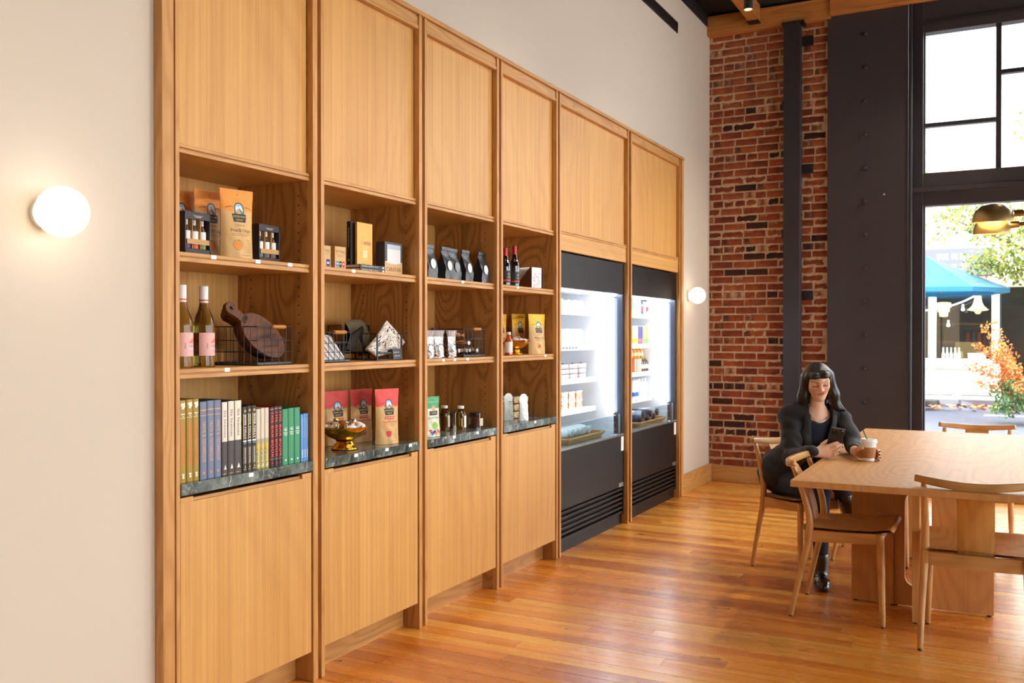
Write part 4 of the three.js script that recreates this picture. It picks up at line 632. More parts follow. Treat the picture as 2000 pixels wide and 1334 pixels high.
[['black coffee bag with a white disc cut off by the post at the left end', -3.96, -0.075, 'white', 0], ['black coffee bag with a dark front behind the leftmost one', -4.045, -0.13, null, 0.1], ['black coffee bag with a white disc, second from the left in front', -4.118, -0.075, 'white', 0.05], ['black coffee bag with a grey disc beside the second white one', -4.22, -0.09, 'grey', 0.0], ['black coffee bag with a dusty pink disc in the shade at the back', -4.285, -0.165, 'pink', 0], ['black coffee bag with a white disc, third in front', -4.322, -0.075, 'white', 0.05], ['black coffee bag with a kraft brown disc', -4.42, -0.13, 'kraft', 0], ['black coffee bag with a white disc at the right end', -4.478, -0.062, 'white', 0.02]].forEach(([label, z, x, disc, yaw]) => {
  const o = S('coffee_bag', label, 'coffee bag', SH1, z, x, yaw, 'black coffee bags on the top shelf'); part(o, 'bag_body', cbag, bagBlack); part(o, 'folded_top', cfold, bagBlack); if (disc) part(o, 'round_label', cdisc, discMat[disc]);
});
// caramel chocolates in the third bay
const chocoTex = canvasTex(128, 128, (x) => { x.fillStyle = '#5a2a1c'; x.fillRect(0, 0, 128, 128); for (let i = 0; i < 70; i++) { x.fillStyle = pick(['#3a1812', '#8a4a26', '#c27a3a', '#4a2016', '#d8a060', '#2c120e']); x.beginPath(); x.ellipse(rnd(0, 128), rnd(0, 128), rnd(6, 18), rnd(5, 12), rnd(0, 3), 0, 7); x.fill(); } });
const choco = std(0xffffff, 0.3, { map: chocoTex, clearcoat: 0.8, clearcoatRoughness: 0.12 });
const treatTex = canvasTex(160, 288, (x, w, h) => { x.fillStyle = '#d5d0cc'; x.fillRect(0, 0, w, 110); for (let i = 0; i < 260; i++) { x.fillStyle = pick(['#4a2418', '#7a4426', '#2c1610', '#a86a3a', '#d8ccc4', '#e8e2de']); x.beginPath(); x.ellipse(rnd(0, w), rnd(90, h), rnd(5, 15), rnd(4, 10), rnd(0, 3), 0, 7); x.fill(); } x.fillStyle = '#2a2624'; x.beginPath(); x.arc(78, 158, 54, 0, 7); x.fill(); x.fillStyle = '#eeece8'; x.beginPath(); x.arc(84, 158, 48, 0, 7); x.fill(); x.fillRect(62, 190, 44, 80); x.fillStyle = '#5a4a40'; for (let q = 0; q < 6; q++) x.fillRect(56 + q * 10, 152, 6, 12 - (q % 2) * 3); });
const treatMat = std(0xffffff, 0.22, { map: treatTex, clearcoat: 1, clearcoatRoughness: 0.1 });
[['clear bag of chocolate toffee at the front left, cut off by the post', -3.925, -0.05], ['clear bag of chocolate toffee, second from the left in front', -4.02, -0.052], ['clear bag of nut toffee right beside the wire basket', -4.15, -0.055]].forEach(([label, z, x], i) => {
  const o = S('treat_bag', label, 'treat bag', SH2, z, x, i * 0.04, 'clear toffee bags in the third bay'); part(o, 'filled_bag', pouchGeo(0.09, 0.11, 0.042, i + 2), treatMat); part(o, 'gathered_top', grid((s, t) => { const q = 2 * s - 1; return [q * 0.045 * (0.75 + 0.3 * t), 0.1 + 0.042 * t, 0.006 * Math.sin(q * 14) * (0.4 + t)]; }, 28, 6), new THREE.MeshPhysicalMaterial({ color: 0xffffff, transmission: 0.6, thickness: 0, roughness: 0.25 }));
});
for (let i = 0; i < 9; i++) {
  const row = i < 5 ? 0 : i < 8 ? 1 : 2, q = row === 0 ? -0.085 + i * 0.042 : row === 1 ? -0.06 + (i - 5) * 0.05 : -0.03;
  const o = S('caramel_pack', ['bottom layer', 'second layer', 'top'][row] + ' cello pack of caramels in the wire basket, ' + ['far left', 'left', 'middle', 'right', 'far right', 'left', 'middle', 'right', 'single'][i], 'candy', SH2 + 0.014 + row * 0.042, -4.385 - q, -0.15 + rnd(-0.04, 0.05), rnd(-0.3, 0.3), 'cello packs of caramels in the wire basket');
  part(o, 'wrapped_candy', new THREE.SphereGeometry(1, 14, 10).scale(0.036, 0.02, 0.05).translate(0, 0.02, 0), choco); part(o, 'cello_twist', new THREE.ConeGeometry(0.011, 0.02, 9).rotateX(-Math.PI / 2).translate(0, 0.02, 0.055), new THREE.MeshPhysicalMaterial({ color: 0xffffff, transmission: 0.5, thickness: 0, roughness: 0.2 }));
}
['left end of', 'middle of'].forEach((n, i) => { const o = S('chocolate_bar_pack', 'flat burgundy chocolate pack standing at the ' + n + ' the caramel basket', 'candy', SH2 + 0.012, -3.99 - i * 0.3, -0.23, 0.1); part(o, 'wrapper', cb(0.13, 0.145, 0.014, 0, 0, 0, 0.003), std(0x54202a, 0.4)); part(o, 'paper_band', cb(0.131, 0.02, 0.0145, 0, 0.06, 0, 0.003), std(0x3a141c, 0.5)); });
// oil bottles and jars on the third stone top
const oilMat = new THREE.MeshPhysicalMaterial({ color: 0xffffff, roughness: 0.04, transmission: 1, thickness: 0.05, ior: 1.45, attenuationColor: new THREE.Color(0.72, 0.56, 0.1), attenuationDistance: 0.08 });
[['golden oil bottle with a white cap and label, left of the two', -4.255, -0.165], ['golden oil bottle with a white cap and label, right of the two', -4.275, -0.075]].forEach(([label, z, x], i) => {
  const o = S('oil_bottle', label, 'bottle', TOP, z - i * 0.0, x, 0, 'oil bottles on the third stone top');
  part(o, 'glass', lathe([[0, 0.002], [0.026, 0], [0.0295, 0.005], [0.0295, 0.088], [0.027, 0.1], [0.016, 0.113], [0.0145, 0.12], [0, 0.12]], 28), oilMat);
  part(o, 'cap', lathe([[0, 0.134], [0.0172, 0.134], [0.018, 0.132], [0.018, 0.12], [0.015, 0.119], [0, 0.119]], 24), white);
  part(o, 'label', grid((s, t) => { const a = lerp(-0.35, 0.6, s); return [Math.sin(a) * 0.0299, 0.02 + t * 0.062, Math.cos(a) * 0.0299]; }, 8, 1), paper);
});
const jamMat = std(0x3d0d10, 0.12, { clearcoat: 1, clearcoatRoughness: 0.05 }), jamLabel = std(0xffffff, 0.6, { map: canvasTex(96, 96, (x) => { x.fillStyle = '#d9cdb0'; x.fillRect(0, 0, 96, 96); x.fillStyle = '#6a5a44'; x.fillRect(12, 12, 72, 4); for (let i = 0; i < 120; i++) { x.fillStyle = pick(['#8a7a5c', '#4a3a2c', '#b0a080', '#6a2c2c']); x.fillRect(rnd(10, 84), rnd(26, 86), 4, 3); } }) });
[['jam jar with a black lid and kraft seal at the right front', -4.45, -0.085], ['jam jar with a black lid behind the right oil bottle', -4.47, -0.205], ['jam jar mostly hidden between the oil bottles', -4.39, -0.2]].forEach(([label, z, x]) => {
  const o = S('jam_jar', label, 'jar', TOP, z, x, 0, 'jam jars on the third stone top'); const hx = (r) => Math.PI / 6;
  part(o, 'glass', new THREE.CylinderGeometry(0.036, 0.036, 0.066, 8).rotateY(Math.PI / 8).translate(0, 0.033, 0), jamMat); part(o, 'lid', lathe([[0, 0.084], [0.032, 0.084], [0.034, 0.082], [0.034, 0.069], [0.031, 0.066], [0, 0.066]], 24), blackMetal);
  part(o, 'label', cb(0.036, 0.042, 0.001, 0.006, 0.012, 0.0345, 0), jamLabel); part(o, 'paper_seal', cb(0.008, 0.034, 0.001, -0.014, 0.048, 0.0345, 0), kraft);
});
// fourth bay: sauce bottle and snacks
{ const o = S('sauce_bottle', 'orange sauce bottle with a white label cut off by the post', 'bottle', SH2, -4.795, -0.06); part(o, 'glass', lathe([[0, 0], [0.021, 0], [0.023, 0.004], [0.023, 0.085], [0.012, 0.104], [0.011, 0.122], [0, 0.122]], 24), std(0xc2561a, 0.1, { clearcoat: 1 })); part(o, 'cap', cyl(0.0125, 0.0125, 0.016, 0, 0.12, 0), white); part(o, 'label', cyl(0.0234, 0.0234, 0.062, 0, 0.016, 0, 24), white); }
const frost = new THREE.MeshPhysicalMaterial({ color: 0xe8efe6, transmission: 0.35, thickness: 0, roughness: 0.3 });
[['clear cream coloured snack pouch with a rounded top on the fourth stone top', -4.96, -0.15, 0.092, 0.16, frost, true], ['opaque white snack pouch in front on the fourth stone top', -4.985, -0.06, 0.088, 0.158, std(0xe9eef0, 0.5), false]].forEach(([label, z, x, w, h, m, printed]) => {
  const o = S('round_top_pouch', label, 'pouch', TOP, z, x, -0.1); part(o, 'pouch_body', pouchGeo(w, h * 0.86, 0.05, z), m);
  const s = new THREE.Shape(); s.moveTo(-w * 0.47, 0); s.lineTo(w * 0.47, 0); s.absellipse(0, 0, w * 0.47, h * 0.16, 0, Math.PI, false); part(o, 'rounded_flap', new THREE.ExtrudeGeometry(s, { depth: 0.002, bevelEnabled: false }).translate(0, h * 0.85, -0.001), m);
  if (printed) part(o, 'print', new THREE.PlaneGeometry(w * 0.8, 0.03).translate(0, h * 0.66, 0.019), std(0xffffff, 0.6, { transparent: true, map: canvasTex(128, 48, (x) => { x.clearRect(0, 0, 128, 48); ctext(x, 'GARDEN', 64, 14, 'bold 20px sans-serif', '#5c6258', 110); ctext(x, 'BITES', 64, 36, 'bold 18px sans-serif', '#5c6258', 80); }) }));
});
{ const o = S('snack_tin', 'tall blue striped snack box between the white pouches', 'box', TOP, -5.0, -0.2, 0); const t = canvasTex(64, 160, (x, w, h) => { x.fillStyle = '#e4e0d4'; x.fillRect(0, 0, w, h); x.fillStyle = '#2c4aa8'; for (let i = 0; i < 5; i++) x.fillRect(0, 6 + i * 34, w, 18); x.fillStyle = '#c08a4a'; x.fillRect(0, 120, w, 10); }); part(o, 'carton', cb(0.08, 0.14, 0.03, 0, 0, 0, 0.001), std(0xd8d4c8, 0.5)); part(o, 'front_print', new THREE.PlaneGeometry(0.079, 0.139).translate(0, 0.07, 0.0155), std(0xffffff, 0.5, { map: t })); }
const cookieTex = canvasTex(160, 64, (x, w, h) => { x.fillStyle = '#c48a52'; x.fillRect(0, 0, w, h); for (let i = 0; i < 200; i++) { x.fillStyle = pick(['#a86c38', '#d8a870', '#8a5228', '#e4c090']); x.beginPath(); x.ellipse(rnd(0, w), rnd(0, h), rnd(3, 9), rnd(3, 7), 0, 0, 7); x.fill(); } x.fillStyle = '#8fc46a'; x.fillRect(0, 6, w, 12); x.fillStyle = '#e8ece8'; x.fillRect(84, 28, 40, 22); x.fillStyle = '#4a7aa8'; x.fillRect(92, 34, 24, 12); });
['bottom', 'middle', 'top'].forEach((n, i) => { const o = S('cookie_clamshell', n + ' clear clamshell of cookies with a green band in the stack', 'food pack', TOP + i * 0.0455, -5.13, -0.2, -0.15, 'stacked cookie clamshells'); part(o, 'clamshell', cb(0.17, 0.044, 0.11, 0, 0, 0, 0.008), clearPlastic); part(o, 'cookies', cb(0.155, 0.034, 0.095, 0, 0.004, 0, 0.006), std(0xc08a54, 0.8)); part(o, 'band_label', new THREE.PlaneGeometry(0.15, 0.036).translate(0, 0.021, 0.0556), std(0xffffff, 0.6, { map: cookieTex })); });
{ const o = S('snack_pouch', 'white and green snack bag cut off by the post in the fourth bay', 'pouch', TOP, -4.79, -0.15, -0.1); part(o, 'pouch_body', pouchGeo(0.12, 0.13, 0.05, 3), std(0xe4eaf0, 0.5)); part(o, 'print', new THREE.PlaneGeometry(0.08, 0.05).translate(0, 0.045, 0.0265), std(0x6a8a5a, 0.6)); }
// ---------------------------------------------------------------- goods in the coolers
function wickerTray(label, z, x, w, d, h) {
  const o = S('wicker_tray', label, 'tray', 0.654, z, x, 0, 'wicker trays in the coolers'), coils = [], m = std(0xc58a4a, 0.75);
  for (let k = 0; k < 6; k++) { const y = 0.006 + k * h / 6, e = 1 + 0.05 * k, a = w / 2 * e, b = d / 2 * e; coils.push(rod([-a, y, b], [a, y, b], 0.006, 6), rod([-a, y, -b], [a, y, -b], 0.006, 6), rod([-a, y, -b], [-a, y, b], 0.006, 6), rod([a, y, -b], [a, y, b], 0.006, 6)); }
  part(o, 'woven_sides', coils, m); part(o, 'rim', [[-1, 1], [1, 1], [1, -1], [-1, -1]].map(([s, t], i, q) => { const n = q[(i + 1) % 4], e = 1.3; return rod([s * w / 2 * e, h + 0.006, t * d / 2 * e], [n[0] * w / 2 * e, h + 0.006, n[1] * d / 2 * e], 0.008, 8); }), std(0xd39a58, 0.7)); part(o, 'tray_base', cb(w, 0.006, d, 0, 0, 0, 0.001), m); return o;
}
wickerTray('wicker tray of clear bagged rolls at the bottom of the nearer cooler', -5.98, -0.2, 0.5, 0.2, 0.06);
wickerTray('wicker tray of dark rolled drinks at the bottom of the farther cooler', -7.38, -0.2, 0.5, 0.2, 0.055);
const celloWhite = std(0xe8edf2, 0.3, { clearcoat: 0.7 });
for (let i = 0; i < 5; i++) { const o = S('bagged_roll', 'clear bagged roll in the wicker tray, ' + ['first', 'second', 'third', 'fourth', 'fifth'][i] + ' from the left', 'food pack', 0.69, -5.79 - i * 0.085, -0.2, rnd(-0.3, 0.3), 'bagged rolls in the wicker tray'); part(o, 'bag', new THREE.SphereGeometry(1, 14, 10).scale(0.062, 0.045, 0.08).translate(0, 0.05, 0), celloWhite); part(o, 'tied_end', new THREE.ConeGeometry(0.03, 0.05, 9).rotateX(-1.2).translate(0, 0.07, 0.07), celloWhite); }
for (let i = 0; i < 6; i++) { const o = S('yogurt_drink', 'dark capped bottle lying in the wicker tray, ' + ['first', 'second', 'third', 'fourth', 'fifth', 'sixth'][i] + ' from the left', 'bottle', 0.7, -7.17 - i * 0.085, -0.19, 0.1, 'white bottles lying in the farther tray'); part(o, 'bottle_body', cyl(0.034, 0.034, 0.15, 0, -0.085, 0).rotateX(Math.PI / 2).translate(0, 0.035 + (i % 2) * 0.03, 0), i % 3 ? celloWhite : std(0x2c4a78, 0.3)); part(o, 'cap', cyl(0.028, 0.03, 0.025, 0, 0.065, 0).rotateX(Math.PI / 2).translate(0, 0.035 + (i % 2) * 0.03, 0), std(0x2c2a30, 0.4)); }
// nearer cooler shelves
const saladTex = canvasTex(96, 64, (x, w, h) => { x.fillStyle = '#f2f2f4'; x.fillRect(0, 0, w, h); x.fillStyle = '#c23a5a'; x.fillRect(0, 46, w, 8); for (let i = 0; i < 60; i++) { x.fillStyle = pick(['#d8d8dc', '#8a9488', '#5a545c', '#c9b46a', '#f4f4f4']); x.fillRect(rnd(0, w), rnd(4, 42), rnd(4, 14), 4); } });
const fruitTex = canvasTex(96, 64, (x, w, h) => { x.fillStyle = '#f2efe8'; x.fillRect(0, 0, w, h); for (let i = 0; i < 40; i++) { x.fillStyle = pick(['#f0a04a', '#e87838', '#f4d8b0', '#f6f2ea']); x.beginPath(); x.ellipse(rnd(0, w), rnd(6, 58), rnd(5, 13), rnd(4, 9), 0, 0, 7); x.fill(); } });
const packW = std(0xf2f2f4, 0.4), packP = std(0xffffff, 0.4, { map: saladTex }), packF = std(0xffffff, 0.3, { map: fruitTex, clearcoat: 0.6 });
const boxUv = (w, h, d, y = 0) => new THREE.BoxGeometry(w, h, d).translate(0, y + h / 2, 0);
for (let s = 0; s < 4; s++) for (let i = 0; i < 5; i++) {
  const z = -6.06 - i * 0.115, w = ['first', 'second', 'third', 'fourth', 'fifth'][i] + ' from the left';
  if (s === 0 && i < 4) { const o = S('wrapped_sandwich', 'white wrapped sandwich on the top cooler shelf, ' + w, 'food pack', CS[0], z, -0.33, 0, 'white sandwiches on the top cooler shelf'); part(o, 'wrapper', extrude([[-0.05, 0], [0.05, 0], [0.05, 0.03], [-0.02, 0.075], [-0.05, 0.07]], 0.09, 0.003).translate(0, 0.003, -0.045), packW); part(o, 'seal_sticker', cb(0.02, 0.02, 0.001, -0.02, 0.03, 0.0488, 0), std(i ? 0xd8d0cc : 0xd8823c, 0.5)); }
  if (s === 1 && i < 4) { const o = S('milk_carton', 'plain pale carton on the second cooler shelf, ' + w, 'carton', CS[1], z, -0.33, 0, 'pale cartons on the second cooler shelf'); part(o, 'carton', cb(0.075, 0.11, 0.07, 0, 0, 0, 0.003), std(i % 2 ? 0xefe4da : 0xf6f4f4, 0.5)); part(o, 'lid', cyl(0.03, 0.032, 0.012, 0, 0.11, 0), packW); }
  if (s === 2 && i < 3) for (let j = 0; j < 3; j++) { const o = S('salad_pack', ['bottom', 'middle', 'top'][j] + ' pink banded salad pack on the nearer cooler, ' + ['left', 'middle', 'right'][i] + ' stack', 'food pack', CS[2] + j * 0.037, -6.08 - i * 0.16, -0.33, rnd(-0.08, 0.08), 'salad packs on the third cooler shelf'); part(o, 'tray', boxUv(0.135, 0.03, 0.09), packP); part(o, 'film_end', new THREE.ConeGeometry(0.02, 0.04, 6).rotateZ(-Math.PI / 2).translate(0.082, 0.018, 0), std(0x6a666c, 0.3, { metalness: 0.4 })); }
  if (s === 3 && i < 3) for (let j = 0; j < 2; j++) { const o = S('fruit_cup', ['lower', 'upper'][j] + ' clear cup of orange fruit in the nearer cooler, ' + ['left', 'middle', 'right'][i] + ' stack', 'food pack', CS[3] + j * 0.064, -6.08 - i * 0.13, -0.33, 0, 'fruit cups on the lowest cooler shelf'); part(o, 'cup', boxUv(0.105, 0.052, 0.09), packF); part(o, 'lid', cb(0.112, 0.008, 0.096, 0, 0.052, 0, 0.002), packW); }
}
// farther cooler shelves
function drink(label, y, z, x, h, r, body, band, capC, group) { const o = S('drink_bottle', label, 'drink', y, z, x, 0, group); part(o, 'bottle_body', lathe([[0, 0], [r, 0], [r, h * 0.68], [r * 0.55, h * 0.86], [r * 0.45, h * 0.9], [0, h * 0.9]], 18), std(body, 0.25, { clearcoat: 0.6 })); part(o, 'label', cyl(r * 1.02, r * 1.02, h * 0.3, 0, h * 0.22, 0, 18), std(band, 0.5)); part(o, 'cap', cyl(r * 0.5, r * 0.5, h * 0.1, 0, h * 0.89, 0, 14), std(capC, 0.4)); }
function can(label, y, z, x, c, band, group) { const o = S('drink_can', label, 'drink', y, z, x, 0, group); part(o, 'can_body', lathe([[0, 0], [0.024, 0], [0.028, 0.006], [0.028, 0.142], [0.024, 0.152], [0, 0.151]], 18), std(c, 0.3, { metalness: 0.2 })); part(o, 'band', cyl(0.0284, 0.0284, 0.035, 0, 0.012, 0, 18), std(band, 0.4)); part(o, 'rim', cyl(0.0235, 0.0235, 0.004, 0, 0.151, 0, 18), foilSilver); }
const nth = ['first', 'second', 'third', 'fourth', 'fifth', 'sixth'];
for (let i = 0; i < 3; i++) drink('water bottle with a pale blue label on the top cooler shelf, ' + nth[i] + ' from the left', CS[0], -7.5 - i * 0.066, -0.3, 0.19, 0.03, 0xcfe0f0, 0x9cc4ec, i === 2 ? 0x3a5a9a : 0xe8eef4, 'water bottles in the farther cooler');
for (let i = 0; i < 3; i++) drink('small black capped bottle on the top cooler shelf, ' + nth[i] + ' from the left', CS[0], -7.7 - i * 0.06, -0.3, 0.135, 0.027, i ? 0xd8d4d2 : 0x2c4a78, i % 2 ? 0xe8e4e2 : 0xc8484a, 0x20242c, 'black capped bottles in the farther cooler');
[[0xe8e0a0, 0xd8c43c], [0xe6e0b0, 0xd8c43c], [0x5a4a8c, 0xe86a8a], [0x5a4a8c, 0xe86a8a], [0xa8c070, 0x86ae54], [0xa8c070, 0x86ae54]].forEach(([c, b], i) => can('slim can on the second shelf of the farther cooler, ' + nth[i] + ' from the left', CS[1], -7.5 - i * 0.062, -0.3, c, b, 'slim cans in the farther cooler'));
for (let i = 0; i < 4; i++) drink('small orange juice bottle above the cartons, ' + nth[i] + ' from the left', CS[2] + 0.116, -7.52 - i * 0.085, -0.33, 0.09, 0.028, 0xf0a23c, 0xf6e2b0, 0xf4f0e8, 'small orange juices in the farther cooler');
for (let i = 0; i < 3; i++) { const o = S('juice_carton', 'coral juice carton on the third shelf of the farther cooler, ' + nth[i] + ' from the left', 'drink', CS[2], -7.5 - i * 0.06, -0.3, 0, 'coral juice cartons in the farther cooler'); part(o, 'carton', cb(0.055, 0.115, 0.06, 0, 0, 0, 0.002), std(i === 2 ? 0xf2b4a0 : 0xf07a48, 0.4)); part(o, 'stripe', cb(0.02, 0.1, 0.001, 0, 0.008, 0.0306, 0), std(0xf8d8c0, 0.5)); }
for (let i = 0; i < 3; i++) drink('dark kombucha bottle with a white label on the third shelf, ' + nth[i] + ' from the left', CS[2], -7.69 - i * 0.064, -0.3, 0.115, 0.031, 0x4a2c14, 0xf0ece4, 0x8a8a2c, 'kombucha bottles in the farther cooler');
for (let i = 0; i < 2; i++) can('white can with a blue base on the lowest cooler shelf, ' + nth[i] + ' from the left', CS[3], -7.51 - i * 0.065, -0.3, 0xe8eef6, 0x2c6ad8, 'white and blue cans in the farther cooler');
for (let i = 0; i < 3; i++) drink('frosted white bottle on the lowest shelf of the farther cooler, ' + nth[i] + ' from the left', CS[3], -7.66 - i * 0.072, -0.3, 0.16, 0.03, 0xeef0f0, 0xe2e6e6, 0xf4f4f4, 'frosted bottles in the farther cooler');
// ---------------------------------------------------------------- table
{
  const t = thing('communal_table', 'long oak communal table with slab legs', 'table', [2.118, 0, -5.845]);
  part(t, 'tabletop', bx(-0.508, 0.508, 0.7085, 0.74, -1.375, 1.375, 'z', 0.003), oakTable);
  for (const s of [1, -1]) {
    const sh = new THREE.Shape([[-0.339, 0.008], [0.339, 0.008], [0.339, 0.708], [-0.339, 0.708]].map(([x, y]) => new THREE.Vector2(x, y)));
    const h = new THREE.Path(), r = 0.05, x0 = -0.075, x1 = 0.058, y0 = 0.11, y1 = 0.6;
    h.moveTo(x0 + r, y0); h.lineTo(x1 - r, y0); h.absarc(x1 - r, y0 + r, r, -Math.PI / 2, 0, false); h.lineTo(x1, y1 - r); h.absarc(x1 - r, y1 - r, r, 0, Math.PI / 2, false); h.lineTo(x0 + r, y1); h.absarc(x0 + r, y1 - r, r, Math.PI / 2, Math.PI, false); h.lineTo(x0, y0 + r); h.absarc(x0 + r, y0 + r, r, Math.PI, Math.PI * 1.5, false); sh.holes.push(h);
    const g = uvMetres(new THREE.ExtrudeGeometry(sh, { depth: 0.03, bevelEnabled: false, curveSegments: 10 }).translate(0, 0, s * 0.575 - 0.015), 'y');
    part(t, 'slab_leg', g, oakTableLeg);
    part(t, 'fin', bx(-0.017, 0.017, 0.008, 0.708, s * 0.59, s * 0.89, 'y', 0.002), oakTableLeg);
    part(t, 'glide', [-0.32, -0.12, 0.32].map((x) => cyl(0.012, 0.012, 0.008, x, 0, s * 0.575, 10)).concat(cyl(0.012, 0.012, 0.008, 0, 0, s * 0.87, 10)), blackMetal);
  }
}
// ---------------------------------------------------------------- chairs
function makeChair(label) {
  const c = thing('dining_chair', label, 'chair', [0, 0, 0], 0, 'oak dining chairs at the communal table');
  for (const s of [-1, 1]) {
    const rl = part(c, 'rear_leg', sweep([[s * 0.223, 0.008, -0.215], [s * 0.216, 0.24, -0.165], [s * 0.209, 0.42, -0.127], [s * 0.207, 0.52, -0.13], [s * 0.207, 0.64, -0.163], [s * 0.208, 0.752, -0.206]], [0.0125, 0.015, 0.0185, 0.0175, 0.0155, 0.0125], { steps: 30 }), oakChair);
    part(rl, 'glide', cyl(0.009, 0.009, 0.008, s * 0.223, 0, -0.215, 10), blackMetal);
    const fl = part(c, 'front_leg', sweep([[s * 0.218, 0.008, 0.22], [s * 0.212, 0.25, 0.212], [s * 0.208, 0.45, 0.206]], [0.0125, 0.0175, 0.0195], { steps: 14 }), oakChair);
    part(fl, 'glide', cyl(0.009, 0.009, 0.008, s * 0.218, 0, 0.22, 10), blackMetal);
    const ap = extrude([[-0.15, 0.383], [0.2, 0.404], [0.2, 0.452], [-0.15, 0.44]], 0.02, 0.001).rotateY(-Math.PI / 2).translate(s * 0.206 + 0.01, 0, 0);
    part(c, 'side_apron', uvMetres(ap, 'z'), oakChair);
  }
  part(c, 'front_apron', bx(-0.2, 0.2, 0.404, 0.452, 0.19, 0.21, 'x', 0.001), oakChair);
  part(c, 'rear_apron', grid((s, t) => { const k = Math.floor(t * 4 + 0.001), q = (s - 0.5) * 2, y = k === 0 || k === 3 || k === 4 ? 0.372 : 0.434, z = -0.125 - 0.022 * (1 - q * q) + (k === 0 || k === 1 || k === 4 ? -0.009 : 0.009); return [q * 0.208, y, z]; }, 20, 4, (s, t) => [t * 0.15, s * 0.42]), oakChair);
  part(c, 'seat', grid((s, t) => { // closed shell: top then underside
    const under = t > 0.5, v = under ? (1 - t) * 2 : t * 2, q = (s - 0.5) * 2, z = lerp(-0.165, 0.268, v), w = lerp(0.2, 0.232, sstep(0, 0.5, v)) * (v > 0.93 ? 1 - (v - 0.93) * 0.9 : 1);
    const dip = -0.012 * Math.max(0, 1 - q * q) * Math.sin(Math.PI * clamp(v * 0.95)), lip = 0.012 * sstep(0.75, 0.98, v), y = lerp(0.442, 0.457, v) + lip + dip - 0.016 * sstep(0.95, 1, v);
    return [q * w, y + (under ? -0.0 : 0.012), z];
  }, 24, 48, (s, t) => [s * 0.46, t]), oakChair);
  part(c, 'back_splat', grid((s, t) => { const q = (s - 0.5) * 2, v = Math.min(t, 1 - t) * 2, side = t > 0.5 ? 0.005 : -0.005, y = lerp(0.43, 0.752, v), z = lerp(-0.142, -0.268, v) - 0.03 * Math.sin(Math.PI * v) * -1 + 0.012 * q * q; return [q * 0.075, y, z + side]; }, 10, 32, (s, t) => [s * 0.15, t * 0.6]), oakChair);
  part(c, 'top_rail', sweep([[-0.243, 0.776, -0.198], [-0.17, 0.768, -0.232], [-0.08, 0.76, -0.258], [0, 0.757, -0.266], [0.08, 0.76, -0.258], [0.17, 0.768, -0.232], [0.243, 0.776, -0.198]], [[0.016, 0.012], [0.019, 0.013], [0.02, 0.013], [0.019, 0.013], [0.016, 0.012]], { side: [0, 1, 0], seg: 16, steps: 36, square: 0.35 }), oakChair);
  return c;
}
const chairB = makeChair('oak dining chair seen from the side at the near left of the table, facing right');
chairB.position.set(1.7625, 0, -5.035); chairB.rotation.y = Math.PI / 2;
[['oak dining chair seen from behind at the near end of the table', 2.388, -4.773, Math.PI], ['oak dining chair under the seated woman', 1.44, -5.79, 0.884], ['oak dining chair mostly hidden behind the woman on the left of the table', 1.7625, -6.345, Math.PI / 2], ['oak dining chair at the far end of the table in front of the window', 2.335, -7.2, 0]].forEach(([label, x, z, a]) => {
  const c = chairB.clone(); c.name = numbered('dining_chair'); c.position.set(x, 0, z); c.rotation.y = a; c.userData = { ...chairB.userData, label }; scene.add(c);
});
// ---------------------------------------------------------------- cup and phone
const CUP = [1.853, 0.7405, -5.345];
{
  const c = thing('coffee_cup', 'white paper coffee cup with a kraft sleeve and a green straw on the table', 'cup', CUP, 0.16);
  part(c, 'paper_cup', lathe([[0, 0.004], [0.027, 0.004], [0.028, 0], [0.0295, 0.002], [0.0405, 0.104], [0.042, 0.105]], 36), white);
  const s = part(c, 'sleeve', lathe([[0.0316, 0.018], [0.0326, 0.018], [0.0398, 0.076], [0.0388, 0.076]], 36), std(0xb98048, 0.8));
  part(s, 'printed_mark', sweep([[-0.009, 0.046, 0.0365], [-0.006, 0.053, 0.0375], [0, 0.054, 0.0382], [0.004, 0.048, 0.037], [0.01, 0.047, 0.0362]], [0.0009], { seg: 5, steps: 18 }), std(0x2a1a10, 0.7));
  part(c, 'lid', lathe([[0.044, 0.1], [0.0455, 0.102], [0.0455, 0.107], [0.0425, 0.109], [0.041, 0.119], [0.0385, 0.12], [0.037, 0.116], [0, 0.116]], 36), white);
  part(c, 'straw', rod([-0.004, 0.108, 0.004], [-0.028, 0.165, -0.01], 0.0032, 10), std(0x0f7a58, 0.45));
}
{
  const c = thing('smartphone', 'black smartphone held up in the woman\'s right hand', 'phone', [1.6805, 0.8425, -5.336]);
  const back = V(0.33, -0.3, 0.9).normalize(), up0 = V(0.27, 0.93, 0.2), right = up0.clone().cross(back).normalize(), up = back.clone().cross(right).normalize();
  c.quaternion.setFromRotationMatrix(new THREE.Matrix4().makeBasis(right, up, back));
  part(c, 'case', new RoundedBoxGeometry(0.076, 0.152, 0.0105, 3, 0.005), std(0x1c1b1f, 0.38));
  part(c, 'screen', new RoundedBoxGeometry(0.069, 0.145, 0.001, 1, 0.0004).translate(0, 0, -0.0056), std(0x08080a, 0.08));
  const m = part(c, 'camera_module', new RoundedBoxGeometry(0.034, 0.034, 0.004, 2, 0.0018).translate(-0.016, 0.052, 0.0062), std(0x121014, 0.3));
  for (const [x, y] of [[-0.024, 0.06], [-0.024, 0.044], [-0.008, 0.052]]) part(m, 'lens', cyl(0.006, 0.006, 0.003, 0, 0, 0, 16).rotateX(Math.PI / 2).translate(x, y, 0.008), std(0x3a2016, 0.08, { metalness: 0.6 }));
  part(c, 'flash', cyl(0.003, 0.003, 0.001, 0, 0, 0, 10).rotateX(Math.PI / 2).translate(0.026, 0.064, 0.0055), white);
}
